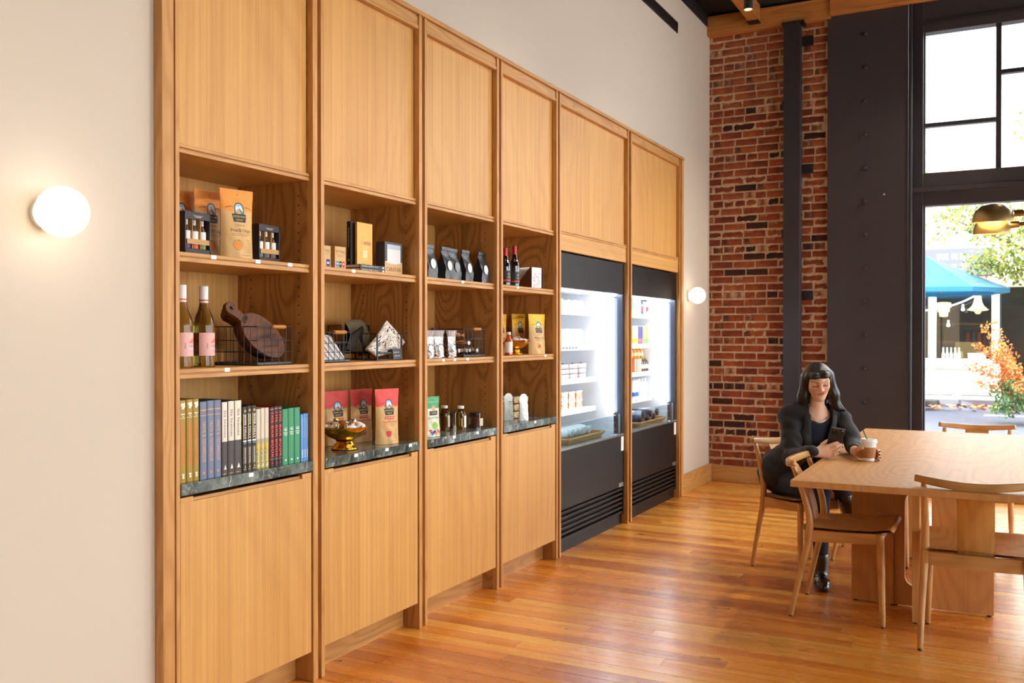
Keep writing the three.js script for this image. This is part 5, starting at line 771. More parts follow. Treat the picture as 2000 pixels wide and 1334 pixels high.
// ---------------------------------------------------------------- lamps of the room
const WARM = new THREE.Color(1, 0.88, 0.73);
[['opal globe wall light left of the cabinets', -1.8], ['opal globe wall light between the last cabinet and the brick wall', -8.25]].forEach(([label, z]) => {
  const g = thing('globe_sconce', label, 'wall light', [-0.04, 1.782, z], 0, 'opal globe wall lights');
  part(g, 'back_plate', cyl(0.045, 0.045, 0.016, 0, 0, 0, 28).rotateZ(-Math.PI / 2), white);
  part(g, 'globe', ball(0.0745, 0.088, 0, 0, 40), std(0xfff6e8, 0.35, { emissive: new THREE.Color(1, 0.86, 0.66), emissiveIntensity: 1.15 }));
  const l = new THREE.PointLight(WARM, SCONCE); l.position.set(0.088, 0, 0); l.shadow.radius = 3; l.castShadow = true; l.name = 'sconce_lamp'; g.add(l);
});
[-1.6, -3.2, -4.7, -6.2].forEach((z, i) => {
  const f = thing('cylinder_downlight', i === 3 ? 'black cylinder downlight hanging in front of the ceiling joist' : 'black cylinder downlight over the cabinets, ' + ['nearest', 'second nearest', 'third nearest'][i] + ' to the entrance', 'downlight', [0.995, 3.58, z], 0, 'black cylinder downlights');
  part(f, 'cylinder_body', lathe([[0.028, 0.0], [0.03, 0.0], [0.03, 0.28], [0.026, 0.285], [0, 0.285]], 24), blackMetal);
  part(f, 'reflector', lathe([[0.028, 0.001], [0.022, 0.03], [0.0, 0.032]], 24), std(0xd8b878, 0.3, { metalness: 0.8 }));
  part(f, 'lens', cyl(0.023, 0.023, 0.004, 0, 0.008, 0, 20), std(0xffffff, 0.4, { emissive: new THREE.Color(1, 0.86, 0.62), emissiveIntensity: 9 }));
  part(f, 'stem', rod([0, 0.285, 0], [0, HC - 3.58, 0], 0.008, 8), blackMetal);
  const l = new THREE.SpotLight(WARM, SPOT, 0, 0.98, 1, 2); l.position.set(0.0, 0.004, 0); l.target.position.set(-0.95, -2.75, 0); l.shadow.radius = 3; l.castShadow = true; l.name = 'downlight_lamp'; f.add(l, l.target);
});
['nearest the entrance', 'second from the entrance', 'third from the entrance', 'second from the street', 'nearest the street'].forEach((n, i) => { // track lights farther into the room, washing the cabinets
  const [z, az, k] = [[-1.5, 1.3, 0.72], [-3.6, 1.3, 1], [-5.7, 1.3, 1], [-7.5, 1.2, 1], [-8.5, 0.2, 1]][i], f = thing('track_spotlight', 'black ceiling track spotlight aimed at the cabinets, ' + n, 'spotlight', [3.1, 4.2, z], 0, 'black track spotlights'), aim = V(-3.1, -3.45, az).normalize();
  const q = new THREE.Quaternion().setFromUnitVectors(V(0, -1, 0), aim), turned = (g) => g.applyQuaternion(q);
  part(f, 'lamp_head', turned(lathe([[0.05, 0.0], [0.054, 0.0], [0.054, 0.16], [0.03, 0.18], [0, 0.18]], 24)), blackMetal);
  part(f, 'lens', turned(cyl(0.048, 0.048, 0.004, 0, 0.008, 0, 24)), std(0xffffff, 0.4, { emissive: new THREE.Color(1, 0.86, 0.62), emissiveIntensity: 9 }));
  part(f, 'stem', rod([0, 0.13, 0], [0, HC - 4.2, 0], 0.009, 8), blackMetal);
  const l = new THREE.SpotLight(WARM, TRACK * k, 0, 0.56, 1, 2); l.position.copy(aim).multiplyScalar(0.004); l.target.position.copy(aim).multiplyScalar(4); l.shadow.radius = 3; l.castShadow = true; l.name = 'track_lamp'; f.add(l, l.target);
});
{ // chandelier of brass domes over the table
  const c = thing('dome_chandelier', 'brass chandelier with dome shades on curved arms', 'chandelier', [3.05, 2.2, -6.2]);
  part(c, 'stem', rod([0, -0.08, 0], [0, HC - 2.2, 0], 0.012, 10), satinBrass); part(c, 'hub', ball(0.05, 0, -0.08, 0, 18), satinBrass);
  const domes = [[-0.608, -0.11, 0.005, 0.112], [-0.615, -0.165, 0.02, 0.104], [-0.2, -0.14, 0.35, 0.108], [0.4, -0.12, 0.45, 0.108], [0.6, -0.12, -0.1, 0.108], [0.1, -0.12, -0.6, 0.108]];
  domes.forEach(([x, y, z, r], i) => {
    const d = part(c, 'dome_shade', lathe([[r * 0.985, 0], [r, 0.001], [r * 0.98, r * 0.3], [r * 0.86, r * 0.6], [r * 0.6, r * 0.86], [r * 0.25, r * 0.98], [0, r]], 36).rotateX(0.06).translate(x, y + (i === 1 ? -0.005 : 0), z + (i === 1 ? -0.12 : 0)), std(0xb09a68, 0.3, { metalness: 0.75 }));
    const X = x, Z = z + (i === 1 ? -0.12 : 0), dir = V(-X, 0, -Z).normalize();
    part(d, 'dome_lining', lathe([[r * 0.965, 0.003], [r * 0.95, r * 0.3], [r * 0.83, r * 0.58], [r * 0.57, r * 0.83], [0, r * 0.95]], 30).rotateX(0.06).translate(X, y + (i === 1 ? -0.005 : 0), Z), std(0xf4dca8, 0.5));
    part(d, 'knuckle', [rod([X + dir.x * r * 0.97, y + r * 0.4, Z + dir.z * r * 0.97], [X + dir.x * (r + 0.045), y + r * 0.42, Z + dir.z * (r + 0.045)], 0.02, 14), rod([X + dir.x * (r + 0.04), y + r * 0.42, Z + dir.z * (r + 0.04)], [X + dir.x * (r + 0.075), y + r * 0.44, Z + dir.z * (r + 0.075)], 0.012, 12)], satinBrass);
    part(c, 'arm', sweep([[X + dir.x * (r + 0.07), y + r * 0.44, Z + dir.z * (r + 0.07)], [X * 0.5, -0.01, Z * 0.5], [0, -0.06, 0]], [0.006], { seg: 8, steps: 16 }), satinBrass);
    part(d, 'bulb', ball(0.026, X, y + r * 0.42, Z, 14), std(0xffffff, 0.4, { emissive: new THREE.Color(1, 0.8, 0.5), emissiveIntensity: 6 }));
    const l = new THREE.PointLight(WARM, DOME); l.position.set(X, y + r * 0.42, Z); l.castShadow = true; l.shadow.radius = 1.3; l.name = 'dome_lamp'; c.add(l);
  });
}
// ---------------------------------------------------------------- the seated woman
function nets(sdf, lo, hi, c) { // surface nets
  const n = [0, 1, 2].map((k) => Math.ceil((hi[k] - lo[k]) / c) + 1), N = n[0] * n[1] * n[2], f = new Float32Array(N), id = new Int32Array(N).fill(-1), pos = [], idx = [];
  const I = (i, j, k) => (k * n[1] + j) * n[0] + i;
  for (let k = 0; k < n[2]; k++) for (let j = 0; j < n[1]; j++) for (let i = 0; i < n[0]; i++) f[I(i, j, k)] = sdf(lo[0] + i * c, lo[1] + j * c, lo[2] + k * c);
  for (let k = 0; k < n[2] - 1; k++) for (let j = 0; j < n[1] - 1; j++) for (let i = 0; i < n[0] - 1; i++) {
    let s = 0; for (let q = 0; q < 8; q++) if (f[I(i + (q & 1), j + ((q >> 1) & 1), k + (q >> 2))] < 0) s++;
    if (s === 0 || s === 8) continue;
    let x = 0, y = 0, z = 0, m = 0;
    for (let a = 0; a < 8; a++) for (const d of [1, 2, 4]) if (!(a & d)) { const b = a | d, A = f[I(i + (a & 1), j + ((a >> 1) & 1), k + (a >> 2))], B = f[I(i + (b & 1), j + ((b >> 1) & 1), k + (b >> 2))]; if ((A < 0) !== (B < 0)) { const t = A / (A - B); x += (a & 1) + (d === 1 ? t : 0); y += ((a >> 1) & 1) + (d === 2 ? t : 0); z += (a >> 2) + (d === 4 ? t : 0); m++; } }
    id[I(i, j, k)] = pos.length / 3; pos.push(lo[0] + (i + x / m) * c, lo[1] + (j + y / m) * c, lo[2] + (k + z / m) * c);
  }
  const quad = (a, b, d, e, flip) => { if (a < 0 || b < 0 || d < 0 || e < 0) return; flip ? idx.push(a, d, b, a, e, d) : idx.push(a, b, d, a, d, e); };
  for (let k = 1; k < n[2] - 1; k++) for (let j = 1; j < n[1] - 1; j++) for (let i = 1; i < n[0] - 1; i++) {
    const A = f[I(i, j, k)] < 0;
    if (A !== f[I(i + 1, j, k)] < 0) quad(id[I(i, j - 1, k - 1)], id[I(i, j, k - 1)], id[I(i, j, k)], id[I(i, j - 1, k)], !A);
    if (A !== f[I(i, j + 1, k)] < 0) quad(id[I(i - 1, j, k - 1)], id[I(i - 1, j, k)], id[I(i, j, k)], id[I(i, j, k - 1)], !A);
    if (A !== f[I(i, j, k + 1)] < 0) quad(id[I(i - 1, j - 1, k)], id[I(i, j - 1, k)], id[I(i, j, k)], id[I(i - 1, j, k)], !A);
  }
  const nor = new Float32Array(pos.length), h = c * 0.6;
  for (let v = 0; v < pos.length; v += 3) { const x = pos[v], y = pos[v + 1], z = pos[v + 2], a = sdf(x + h, y, z) - sdf(x - h, y, z), b = sdf(x, y + h, z) - sdf(x, y - h, z), d = sdf(x, y, z + h) - sdf(x, y, z - h), l = Math.hypot(a, b, d) || 1; nor[v] = a / l; nor[v + 1] = b / l; nor[v + 2] = d / l; }
  const g = new THREE.BufferGeometry(); g.setAttribute('position', new THREE.Float32BufferAttribute(pos, 3)); g.setAttribute('normal', new THREE.BufferAttribute(nor, 3)); g.setIndex(idx);
  const uv = new Float32Array(pos.length / 3 * 2); for (let v = 0; v < pos.length / 3; v++) { uv[2 * v] = pos[3 * v] + pos[3 * v + 2] * 0.5; uv[2 * v + 1] = pos[3 * v + 1]; } g.setAttribute('uv', new THREE.BufferAttribute(uv, 2)); return g;
}
const smin = (a, b, k) => { const h = Math.max(k - Math.abs(a - b), 0) / k; return Math.min(a, b) - h * h * k * 0.25; };
const smax = (a, b, k) => -smin(-a, -b, k);
const cone = (a, b, ra, rb) => { const d = [b[0] - a[0], b[1] - a[1], b[2] - a[2]], L = d[0] * d[0] + d[1] * d[1] + d[2] * d[2] || 1e-9; return (x, y, z) => { const px = x - a[0], py = y - a[1], pz = z - a[2], h = clamp((px * d[0] + py * d[1] + pz * d[2]) / L); return Math.hypot(px - d[0] * h, py - d[1] * h, pz - d[2] * h) - (ra + (rb - ra) * h); }; };
const ell = (c, r) => (x, y, z) => { const a = (x - c[0]) / r[0], b = (y - c[1]) / r[1], d = (z - c[2]) / r[2], k0 = Math.hypot(a, b, d), k1 = Math.hypot(a / r[0], b / r[1], d / r[2]); return k1 < 1e-9 ? -Math.min(...r) : k0 * (k0 - 1) / k1; };
const union = (list, k) => (x, y, z) => { let d = list[0](x, y, z); for (let i = 1; i < list.length; i++) d = smin(d, list[i](x, y, z), k); return d; };

const HEAD = V(1.541, 1.152, -5.626), hm = new THREE.Matrix4().makeRotationFromEuler(new THREE.Euler(0.26, 0.36, 0.1, 'YXZ')).scale(V(0.9, 0.9, 0.9)).setPosition(HEAD), hmI = hm.clone().invert();
const NECK = V(1.527, 0.972, -5.672), PEL = V(1.37, 0.55, -5.85);
const nl = NECK.clone().applyMatrix4(hmI);
const headParts = [
  ell([0, 0.032, -0.018], [0.074, 0.08, 0.094]), ell([0, -0.024, 0.028], [0.058, 0.074, 0.058]), cone([0, -0.101, 0.066], [0, -0.09, 0.058], 0.014, 0.02), cone([-0.046, -0.046, 0.0], [-0.014, -0.097, 0.055], 0.017, 0.013), cone([0.046, -0.046, 0.0], [0.014, -0.097, 0.055], 0.017, 0.013),
  cone([-0.038, -0.018, 0.062], [-0.03, -0.03, 0.066], 0.022, 0.02), cone([0.038, -0.018, 0.062], [0.03, -0.03, 0.066], 0.022, 0.02), cone([-0.046, 0.021, 0.064], [-0.01, 0.023, 0.083], 0.012, 0.011), cone([0.046, 0.021, 0.064], [0.01, 0.023, 0.083], 0.012, 0.011), cone([0, 0.05, 0.07], [0, 0.03, 0.078], 0.02, 0.014)];
const headBase = union(headParts, 0.028);
const socket = [ell([-0.031, 0.003, 0.1], [0.018, 0.012, 0.02]), ell([0.031, 0.003, 0.1], [0.018, 0.012, 0.02])], lid = [ell([-0.031, -0.001, 0.073], [0.0165, 0.0115, 0.0125]), ell([0.031, -0.001, 0.073], [0.0165, 0.0115, 0.0125])];
const nose = union([cone([0, 0.016, 0.085], [0, -0.024, 0.106], 0.007, 0.0105), cone([-0.011, -0.031, 0.095], [-0.009, -0.03, 0.097], 0.0085, 0.0085), cone([0.011, -0.031, 0.095], [0.009, -0.03, 0.097], 0.0085, 0.0085)], 0.012);
const lips = union([ell([-0.0085, -0.0575, 0.0875], [0.014, 0.0036, 0.0075]), ell([0.0085, -0.0575, 0.0875], [0.014, 0.0036, 0.0075]), ell([0, -0.0645, 0.0862], [0.0165, 0.0046, 0.0082])], 0.003);
const ears = [ell([-0.073, -0.008, -0.008], [0.009, 0.03, 0.018]), ell([0.073, -0.008, -0.008], [0.009, 0.03, 0.018])];
const neckS = cone([0, -0.05, -0.026], [nl.x, nl.y, nl.z], 0.043, 0.049);
const headSdf = (x, y, z) => {
  let d = headBase(x, y, z); d = smin(d, neckS(x, y, z), 0.018);
  if (z > 0.04) { for (const s of socket) d = smax(d, -s(x, y, z), 0.012); for (const s of lid) d = smin(d, s(x, y, z), 0.004); d = smin(d, nose(x, y, z), 0.01); d = smin(d, lips(x, y, z), 0.004); const m = Math.hypot((y + 0.0602) * 1.0, (z - 0.099) * 0.7) - 0.0032; if (Math.abs(x) < 0.021) d = smax(d, -m, 0.003); }
  if (Math.abs(x) > 0.05) for (const e of ears) d = smin(d, e(x, y, z), 0.01);
  return d;
};
const lin = (hex) => new THREE.Color(hex).toArray(), SKIN = lin(0xe2b292), LIP = lin(0xb5655c), BROW = lin(0x33211c), LASH = lin(0x1c1314), SHADOW = lin(0xb87f6a), BLUSH = lin(0xdc9c80);
function paint(g, f) { const p = g.attributes.position, c = new Float32Array(p.count * 3); for (let i = 0; i < p.count; i++) { const q = f(p.getX(i), p.getY(i), p.getZ(i)); c[3 * i] = q[0]; c[3 * i + 1] = q[1]; c[3 * i + 2] = q[2]; } g.setAttribute('color', new THREE.BufferAttribute(c, 3)); return g; }
const mixc = (a, b, t) => [lerp(a[0], b[0], t), lerp(a[1], b[1], t), lerp(a[2], b[2], t)];
const headG = paint(nets(headSdf, [-0.1, -0.2, -0.13], [0.1, 0.13, 0.13], 0.0026), (x, y, z) => {
  let c = SKIN; if (z < 0.03) return c; const ax = Math.abs(x), e = (ax - 0.031) / 0.018;
  c = mixc(c, BLUSH, 0.5 * Math.exp(-(((ax - 0.04) / 0.018) ** 2 + ((y + 0.03) / 0.016) ** 2)));
  const ly = -0.0075 - 0.003 * (1 - e * e) + 0.003; if (Math.abs(e) < 1.1) { if (y > ly && y < 0.012) c = mixc(c, SHADOW, 0.6 * (1 - sstep(0.002, 0.012, y))); c = mixc(c, LASH, 1 - sstep(0.0016, 0.0034, Math.abs(y - ly))); }
  const by = ax < 0.042 ? lerp(0.0185, 0.0275, clamp((ax - 0.012) / 0.03)) : 0.0275 - (ax - 0.042) * 0.3; if (ax > 0.011 && ax < 0.056) c = mixc(c, BROW, 0.95 * (1 - sstep(0.0012, 0.0034, Math.abs(y - by) * (ax > 0.04 ? 1.4 : 1))));
  if (lips(x, y, z) < 0.0016 && y > -0.072 && y < -0.0505) c = LIP; return c;
});
headG.applyMatrix4(hm);
// torso frame
const tS = V(0.88, 0, -0.475).normalize(), tU = NECK.clone().sub(PEL).normalize(), tF = tS.clone().cross(tU).normalize(); tS.copy(tU.clone().cross(tF).normalize());
const tm = new THREE.Matrix4().makeBasis(tS, tU, tF).setPosition(NECK), tmI = tm.clone().invert(), tp = V();
const torsoL = union([cone([-0.147, -0.062, -0.014], [0.147, -0.062, -0.014], 0.05, 0.05), cone([-0.1, -0.03, -0.016], [0.1, -0.03, -0.016], 0.04, 0.04), ell([0, -0.16, 0], [0.148, 0.17, 0.1]), cone([-0.06, -0.17, 0.066], [0.06, -0.17, 0.066], 0.056, 0.056), ell([0, -0.33, 0], [0.128, 0.14, 0.098]), ell([0, -0.44, -0.01], [0.17, 0.12, 0.135]), cone([0, 0.02, -0.01], [0, -0.06, -0.01], 0.05, 0.075)], 0.06);
const loc = (x, y, z) => tp.set(x, y, z).applyMatrix4(tmI);
const torso = (x, y, z) => { const p = loc(x, y, z); return torsoL(p.x, p.y, p.z); };
const SHR = [1.388, 0.93, -5.608], ELR = [1.425, 0.715, -5.5], WRR = [1.578, 0.782, -5.287], SHL = [1.652, 0.928, -5.755], ELL = [1.742, 0.79, -5.645], WRL = [1.774, 0.786, -5.4];
// hands: frame with r to the picture's right, u up, t towards the viewer
const hr = V(0.885, 0, -0.465), ht = V(0.465, 0, 0.885), W = (o, a, b, c) => [o[0] + hr.x * a + ht.x * c, o[1] + b, o[2] + hr.z * a + ht.z * c];
const HR = [1.634, 0.79, -5.311], HL = [CUP[0], 0.79, CUP[2]];
const chain = (o, pts, rs) => pts.slice(1).map((p, i) => cone(W(o, ...pts[i]), W(o, ...p), rs[i], rs[i + 1]));
const palmR = union([...[[0.004, 0.02, 0.01], [0.008, 0.001, 0.014], [0.01, -0.018, 0.012], [0.01, -0.034, 0.006]].map((k, i) => cone(W(HR, -0.052, -0.006 - i * 0.004, 0), W(HR, ...k), 0.019, 0.0125)), cone(WRR, W(HR, -0.045, -0.008, 0), 0.024, 0.022), cone(ELR, WRR, 0.034, 0.024)], 0.012);
const fingR = [chain(HR, [[0.004, 0.02, 0.01], [0.038, 0.036, 0.02], [0.056, 0.041, 0.014], [0.068, 0.043, 0.006]], [0.0105, 0.0092, 0.0084, 0.0072]), chain(HR, [[0.008, 0.001, 0.014], [0.05, 0.02, 0.026], [0.074, 0.029, 0.017], [0.088, 0.032, 0.007]], [0.0108, 0.0095, 0.0086, 0.0074]), chain(HR, [[0.01, -0.018, 0.012], [0.052, -0.001, 0.025], [0.078, 0.009, 0.016], [0.091, 0.012, 0.007]], [0.0104, 0.0092, 0.0084, 0.0072]), chain(HR, [[0.01, -0.034, 0.006], [0.042, -0.024, 0.017], [0.06, -0.016, 0.012], [0.071, -0.012, 0.005]], [0.0095, 0.0082, 0.0074, 0.0064]), chain(HR, [[-0.03, 0.004, -0.008], [-0.006, 0.03, -0.02], [0.012, 0.042, -0.026], [0.03, 0.05, -0.028]], [0.015, 0.0118, 0.0105, 0.0088])].map((c) => union(c, 0.004));
const palmL = union([...[0.014, -0.003, -0.019, -0.032].map((y) => cone(W(HL, -0.05, -0.004 + y * 0.3, -0.06), W(HL, -0.016, y, -0.054), 0.017, 0.0115)), cone(WRL, W(HL, -0.05, -0.004, -0.06), 0.023, 0.019), cone(ELL, WRL, 0.034, 0.023)], 0.012);
const fingL = [...[[0.014, 0], [-0.003, 0.004], [-0.019, 0.002], [-0.033, -0.004]].map(([y, e], i) => chain(HL, [[-0.016, y, -0.054], [0.026, y + 0.002, -0.05], [0.05 + e, y - 0.004, -0.026], [0.052 + e, y - 0.008, 0.0], [0.046 + e, y - 0.01, 0.018]], [0.0112, 0.0094, 0.0088, 0.0082, 0.0072])), chain(HL, [[-0.046, 0.0, -0.048], [-0.053, 0.012, -0.018], [-0.05, 0.02, 0.006], [-0.043, 0.024, 0.024]], [0.014, 0.0115, 0.0102, 0.0085])].map((c) => union(c, 0.004));
const hand = (palm, f) => (x, y, z) => { let d = palm(x, y, z), e = 1; for (const q of f) e = Math.min(e, q(x, y, z)); return smin(d, e, 0.005); };
const box = (o, m, p) => [[o[0] - m, o[1] - m, o[2] - m], [o[0] + p, o[1] + p, o[2] + p]];
const skinOf = () => SKIN, handRG = paint(nets(hand(palmR, fingR), [1.55, 0.735, -5.4], [1.76, 0.86, -5.25], 0.0027), skinOf), handLG = paint(nets(hand(palmL, fingL), [1.75, 0.735, -5.45], [1.93, 0.85, -5.29], 0.0027), skinOf);
const core = union([torso, cone(SHR, ELR, 0.045, 0.036), cone(SHL, ELL, 0.045, 0.036), cone(ELR, WRR, 0.036, 0.026), cone(ELL, WRL, 0.036, 0.025)], 0.04);
const HIPR = [1.306, 0.532, -5.794], KNR = [1.578, 0.54, -5.475], ANR = [1.587, 0.12, -5.457], HIPL = [1.414, 0.535, -5.926], KNL = [1.662, 0.605, -5.565], ANL = [1.748, 0.26, -5.775];
const legs = [cone(HIPR, KNR, 0.083, 0.058), cone(KNR, ANR, 0.056, 0.037), cone(HIPL, KNL, 0.083, 0.056), cone(KNL, ANL, 0.054, 0.037), cone(HIPR, HIPL, 0.095, 0.095)];
const legSdf = union(legs, 0.03), legsIn = (x, y, z) => legSdf(x, y, z) + 0.012;
const coreG = paint(nets((x, y, z) => Math.min(core(x, y, z) + 0.01, legsIn(x, y, z)), [1.15, 0.05, -6.1], [1.9, 1.05, -5.2], 0.012), skinOf);
const bodyG = mergeGeometries([headG, handRG, handLG, coreG].map((g) => g.toNonIndexed()));
const person = thing('person', 'person with black bobbed hair and blazer looking at a phone at the table', 'person');
part(person, 'body', bodyG, std(0xffffff, 0.52, { vertexColors: true, sheen: 0.15, sheenColor: new THREE.Color(1, 0.8, 0.7) }));
// hair
const strand = dataTex(256, 64, (u, v, c) => { const t = vn(u * 120, v * 2, 120, 2, 401); c[0] = 13 + 16 * t; c[1] = 10 + 11 * t; c[2] = 11 + 11 * t; }, true, 0.35, 1);
const hairV = union([ell([0, 0.034, -0.022], [0.088, 0.086, 0.106]), cone([0, 0.0, -0.06], [0, -0.17, -0.075], 0.078, 0.068), ...[-1, 1].flatMap((q) => [cone([q * 0.076, 0.03, -0.012], [q * 0.094, -0.1, -0.012], 0.028, 0.034), cone([q * 0.094, -0.1, -0.012], [q * 0.112, -0.185, 0.0], 0.034, 0.026), cone([q * 0.112, -0.185, 0.0], [q * 0.155, -0.205, 0.02], 0.026, 0.009)])], 0.03);
const fringe = union([cone([-0.064, 0.056, 0.045], [-0.03, 0.061, 0.078], 0.019, 0.021), cone([-0.03, 0.061, 0.078], [0.03, 0.061, 0.078], 0.021, 0.021), cone([0.03, 0.061, 0.078], [0.064, 0.06, 0.045], 0.021, 0.019)], 0.02);
const faceGap = (x, y, z) => { const q = [Math.abs(x) - 0.05, Math.abs(y + 0.1) - 0.133, Math.abs(z - 0.14) - 0.125]; return Math.hypot(...q.map((k) => Math.max(k, 0))) + Math.min(Math.max(...q), 0) - 0.012; };
const hairSdf = (x, y, z) => { let d = smin(hairV(x, y, z), fringe(x, y, z), 0.02); d += 0.0007 * Math.sin(Math.atan2(x, z + 0.03) * 38 + 2 * Math.sin(y * 22)) * clamp((0.08 - y) * 20); d = smax(d, -faceGap(x, y, z), 0.006); d = smax(d, -neckS(x, y, z) - 0.002, 0.008); return smax(d, -(headBase(x, y, z) + 0.006), 0.004); };
const hairG = nets(hairSdf, [-0.19, -0.27, -0.2], [0.19, 0.16, 0.14], 0.0036).applyMatrix4(hm);
part(person, 'hair', hairG, std(0xffffff, 0.36, { map: strand }));
// earrings
for (const s of [-1, 1]) { const q = V(s * 0.08, -0.04, 0.0).applyMatrix4(hm); part(person, 'earring', ball(0.0065, q.x, q.y, q.z, 12), std(0xe8f4f2, 0.15, { metalness: 0.3 })); }
// clothes
const cloth = dataTex(128, 128, (u, v, c) => { const t = vn(u * 64, v * 64, 64, 64, 411); c[0] = c[1] = c[2] = 255 * (0.4 + 0.5 * t); }, false, 0.05, 0.05);
const navy = std(0x14162a, 0.85, { bumpMap: cloth, bumpScale: 0.0008 }), blazerM = std(0x1b1a1d, 0.8, { bumpMap: cloth, bumpScale: 0.001, sheen: 0.35, sheenColor: new THREE.Color(0.35, 0.34, 0.36) }), denim = std(0x171d33, 0.8, { bumpMap: cloth, bumpScale: 0.0008 }), leather = std(0x0d0c0e, 0.18, { clearcoat: 0.6, clearcoatRoughness: 0.12 });
part(person, 'top', nets((x, y, z) => { const d = torso(x, y, z) - 0.004, p = loc(x, y, z); return smax(d, p.y + 0.03 - 3.2 * p.x * p.x + (p.z < 0 ? -0.05 : 0), 0.006); }, [1.18, 0.45, -6.05], [1.8, 1.0, -5.45], 0.0075), navy);
const sleeveR = union([cone(SHR, ELR, 0.058, 0.052), cone(ELR, W(HR, -0.075, -0.008, 0), 0.051, 0.036)], 0.03), sleeveL = union([cone(SHL, ELL, 0.058, 0.051), cone(ELL, [1.772, 0.788, -5.435], 0.05, 0.035)], 0.03);
const tail = union([ell([1.3, 0.6, -5.84], [0.13, 0.12, 0.13]), ell([1.26, 0.56, -5.8], [0.1, 0.09, 0.11])], 0.05);
const wrinkle = (x, y, z) => 0.0042 * Math.sin(46 * (x * 0.6 + y * 1.2 - z * 0.5) + 3 * Math.sin(20 * z)) * Math.sin(17 * (x - y)) + 0.002 * Math.sin(90 * y + 30 * x);
const jacketFull = (x, y, z) => { let d = torso(x, y, z) - 0.016; d = smin(d, sleeveR(x, y, z), 0.014); d = smin(d, sleeveL(x, y, z), 0.014); return smin(d, tail(x, y, z), 0.08) + wrinkle(x, y, z); };
const jacket = (x, y, z) => { let d = jacketFull(x, y, z); const p = loc(x, y, z), w = p.y > -0.36 ? lerp(0.002, 0.068, clamp((p.y + 0.36) / 0.34)) : 0.002 + (-0.36 - p.y) * 0.12; d = smax(d, -Math.max(Math.abs(p.x - 0.005) - w, lerp(0.035, -0.035, clamp((p.y + 0.12) / 0.1)) - p.z), 0.004); d = smax(d, p.y - 0.05, 0.01); return d; };
part(person, 'blazer', nets(jacket, [1.12, 0.44, -6.1], [1.86, 1.02, -5.2], 0.0066), blazerM);
{ // lapels lie on the jacket front
  const surf = (a, b) => { let c = 0.24; const q = V(); for (; c > -0.05; c -= 0.003) { q.set(a, b, c).applyMatrix4(tm); if (torso(q.x, q.y, q.z) - 0.018 < 0) break; } return c; };
  for (const s of [-1, 1]) {
    const lap = (off) => grid((u, v) => { const b = lerp(0.02, -0.36, v), inner = lerp(0.068, 0.004, v), width = v < 0.26 ? lerp(0.026, 0.046, v / 0.26) : lerp(0.064, 0.006, (v - 0.26) / 0.74), a = s * (inner + width * u); const q = V(a + 0.005, b, surf(a, b) + off + 0.004 * Math.sin(Math.PI * u)).applyMatrix4(tm); return q.toArray(); }, 8, 26);
    part(person, 'lapel', [lap(0.013), lap(0.004)], std(0x2b2a2e, 0.75, { sheen: 0.4, sheenColor: new THREE.Color(0.4, 0.4, 0.42), side: THREE.DoubleSide }));
  }
}
part(person, 'trousers', nets((x, y, z) => { let d = legSdf(x, y, z) + 0.0015 * Math.sin(60 * y + 25 * x); d = smin(d, torso(x, y, z) + 0.002, 0.05); return smax(smax(d, y - 0.66, 0.01), 0.13 - y + (x > 1.7 ? 0.15 : 0), 0.01); }, [1.15, 0.08, -6.12], [1.84, 0.72, -5.35], 0.0075), denim);
part(person, 'boot', nets((x, y, z) => Math.max(union([cone([1.587, 0.17, -5.457], [1.583, 0.075, -5.462], 0.046, 0.043), cone([1.574, 0.042, -5.485], [1.607, 0.03, -5.385], 0.037, 0.04), cone([1.607, 0.03, -5.385], [1.62, 0.024, -5.35], 0.04, 0.028)], 0.03)(x, y, z), 0.002 - y, y - 0.19), [1.5, -0.01, -5.55], [1.69, 0.22, -5.3], 0.005), leather);
part(person, 'boot', nets((x, y, z) => Math.max(union([cone([1.69, 0.49, -5.635], ANL, 0.058, 0.043), cone(ANL, [1.762, 0.215, -5.785], 0.043, 0.04), cone([1.765, 0.2, -5.8], [1.83, 0.16, -5.71], 0.035, 0.036), cone([1.83, 0.16, -5.71], [1.85, 0.148, -5.675], 0.036, 0.024)], 0.03)(x, y, z), -1), [1.6, 0.08, -5.9], [1.92, 0.58, -5.55], 0.006), leather);
// nails and ring
const nailM = std(0x3a0d14, 0.15, { clearcoat: 1 });
for (const [o, p] of [[HR, [0.066, 0.046, 0.0125]], [HR, [0.086, 0.036, 0.0135]], [HR, [0.089, 0.016, 0.0135]], [HR, [0.07, -0.009, 0.0105]], [HL, [0.05, -0.013, 0.0245]], [HL, [0.052, -0.0285, 0.0235]], [HL, [0.045, -0.0425, 0.0245]], [HL, [0.05, 0.004, 0.0245]]]) { const q = W(o, ...p); part(person, 'fingernail', new THREE.SphereGeometry(1, 10, 8).scale(0.0055, 0.0048, 0.0034).translate(...q), nailM); }
part(person, 'ring', new THREE.TorusGeometry(0.0098, 0.0016, 8, 20).rotateY(Math.PI / 2 + 0.6).rotateZ(0.4).translate(...W(HR, 0.034, -0.008, 0.02)), std(0xe0d2a0, 0.2, { metalness: 1 }));
part(person, 'necklace', sweep([[-0.05, 0.0, 0.045], [-0.034, -0.016, 0.068], [-0.01, -0.026, 0.08], [0.02, -0.022, 0.076], [0.05, 0.0, 0.045]].map((p) => V(...p).applyMatrix4(tm).toArray()), [0.0012], { seg: 5, steps: 20 }), std(0xd8d4c8, 0.2, { metalness: 1 }));
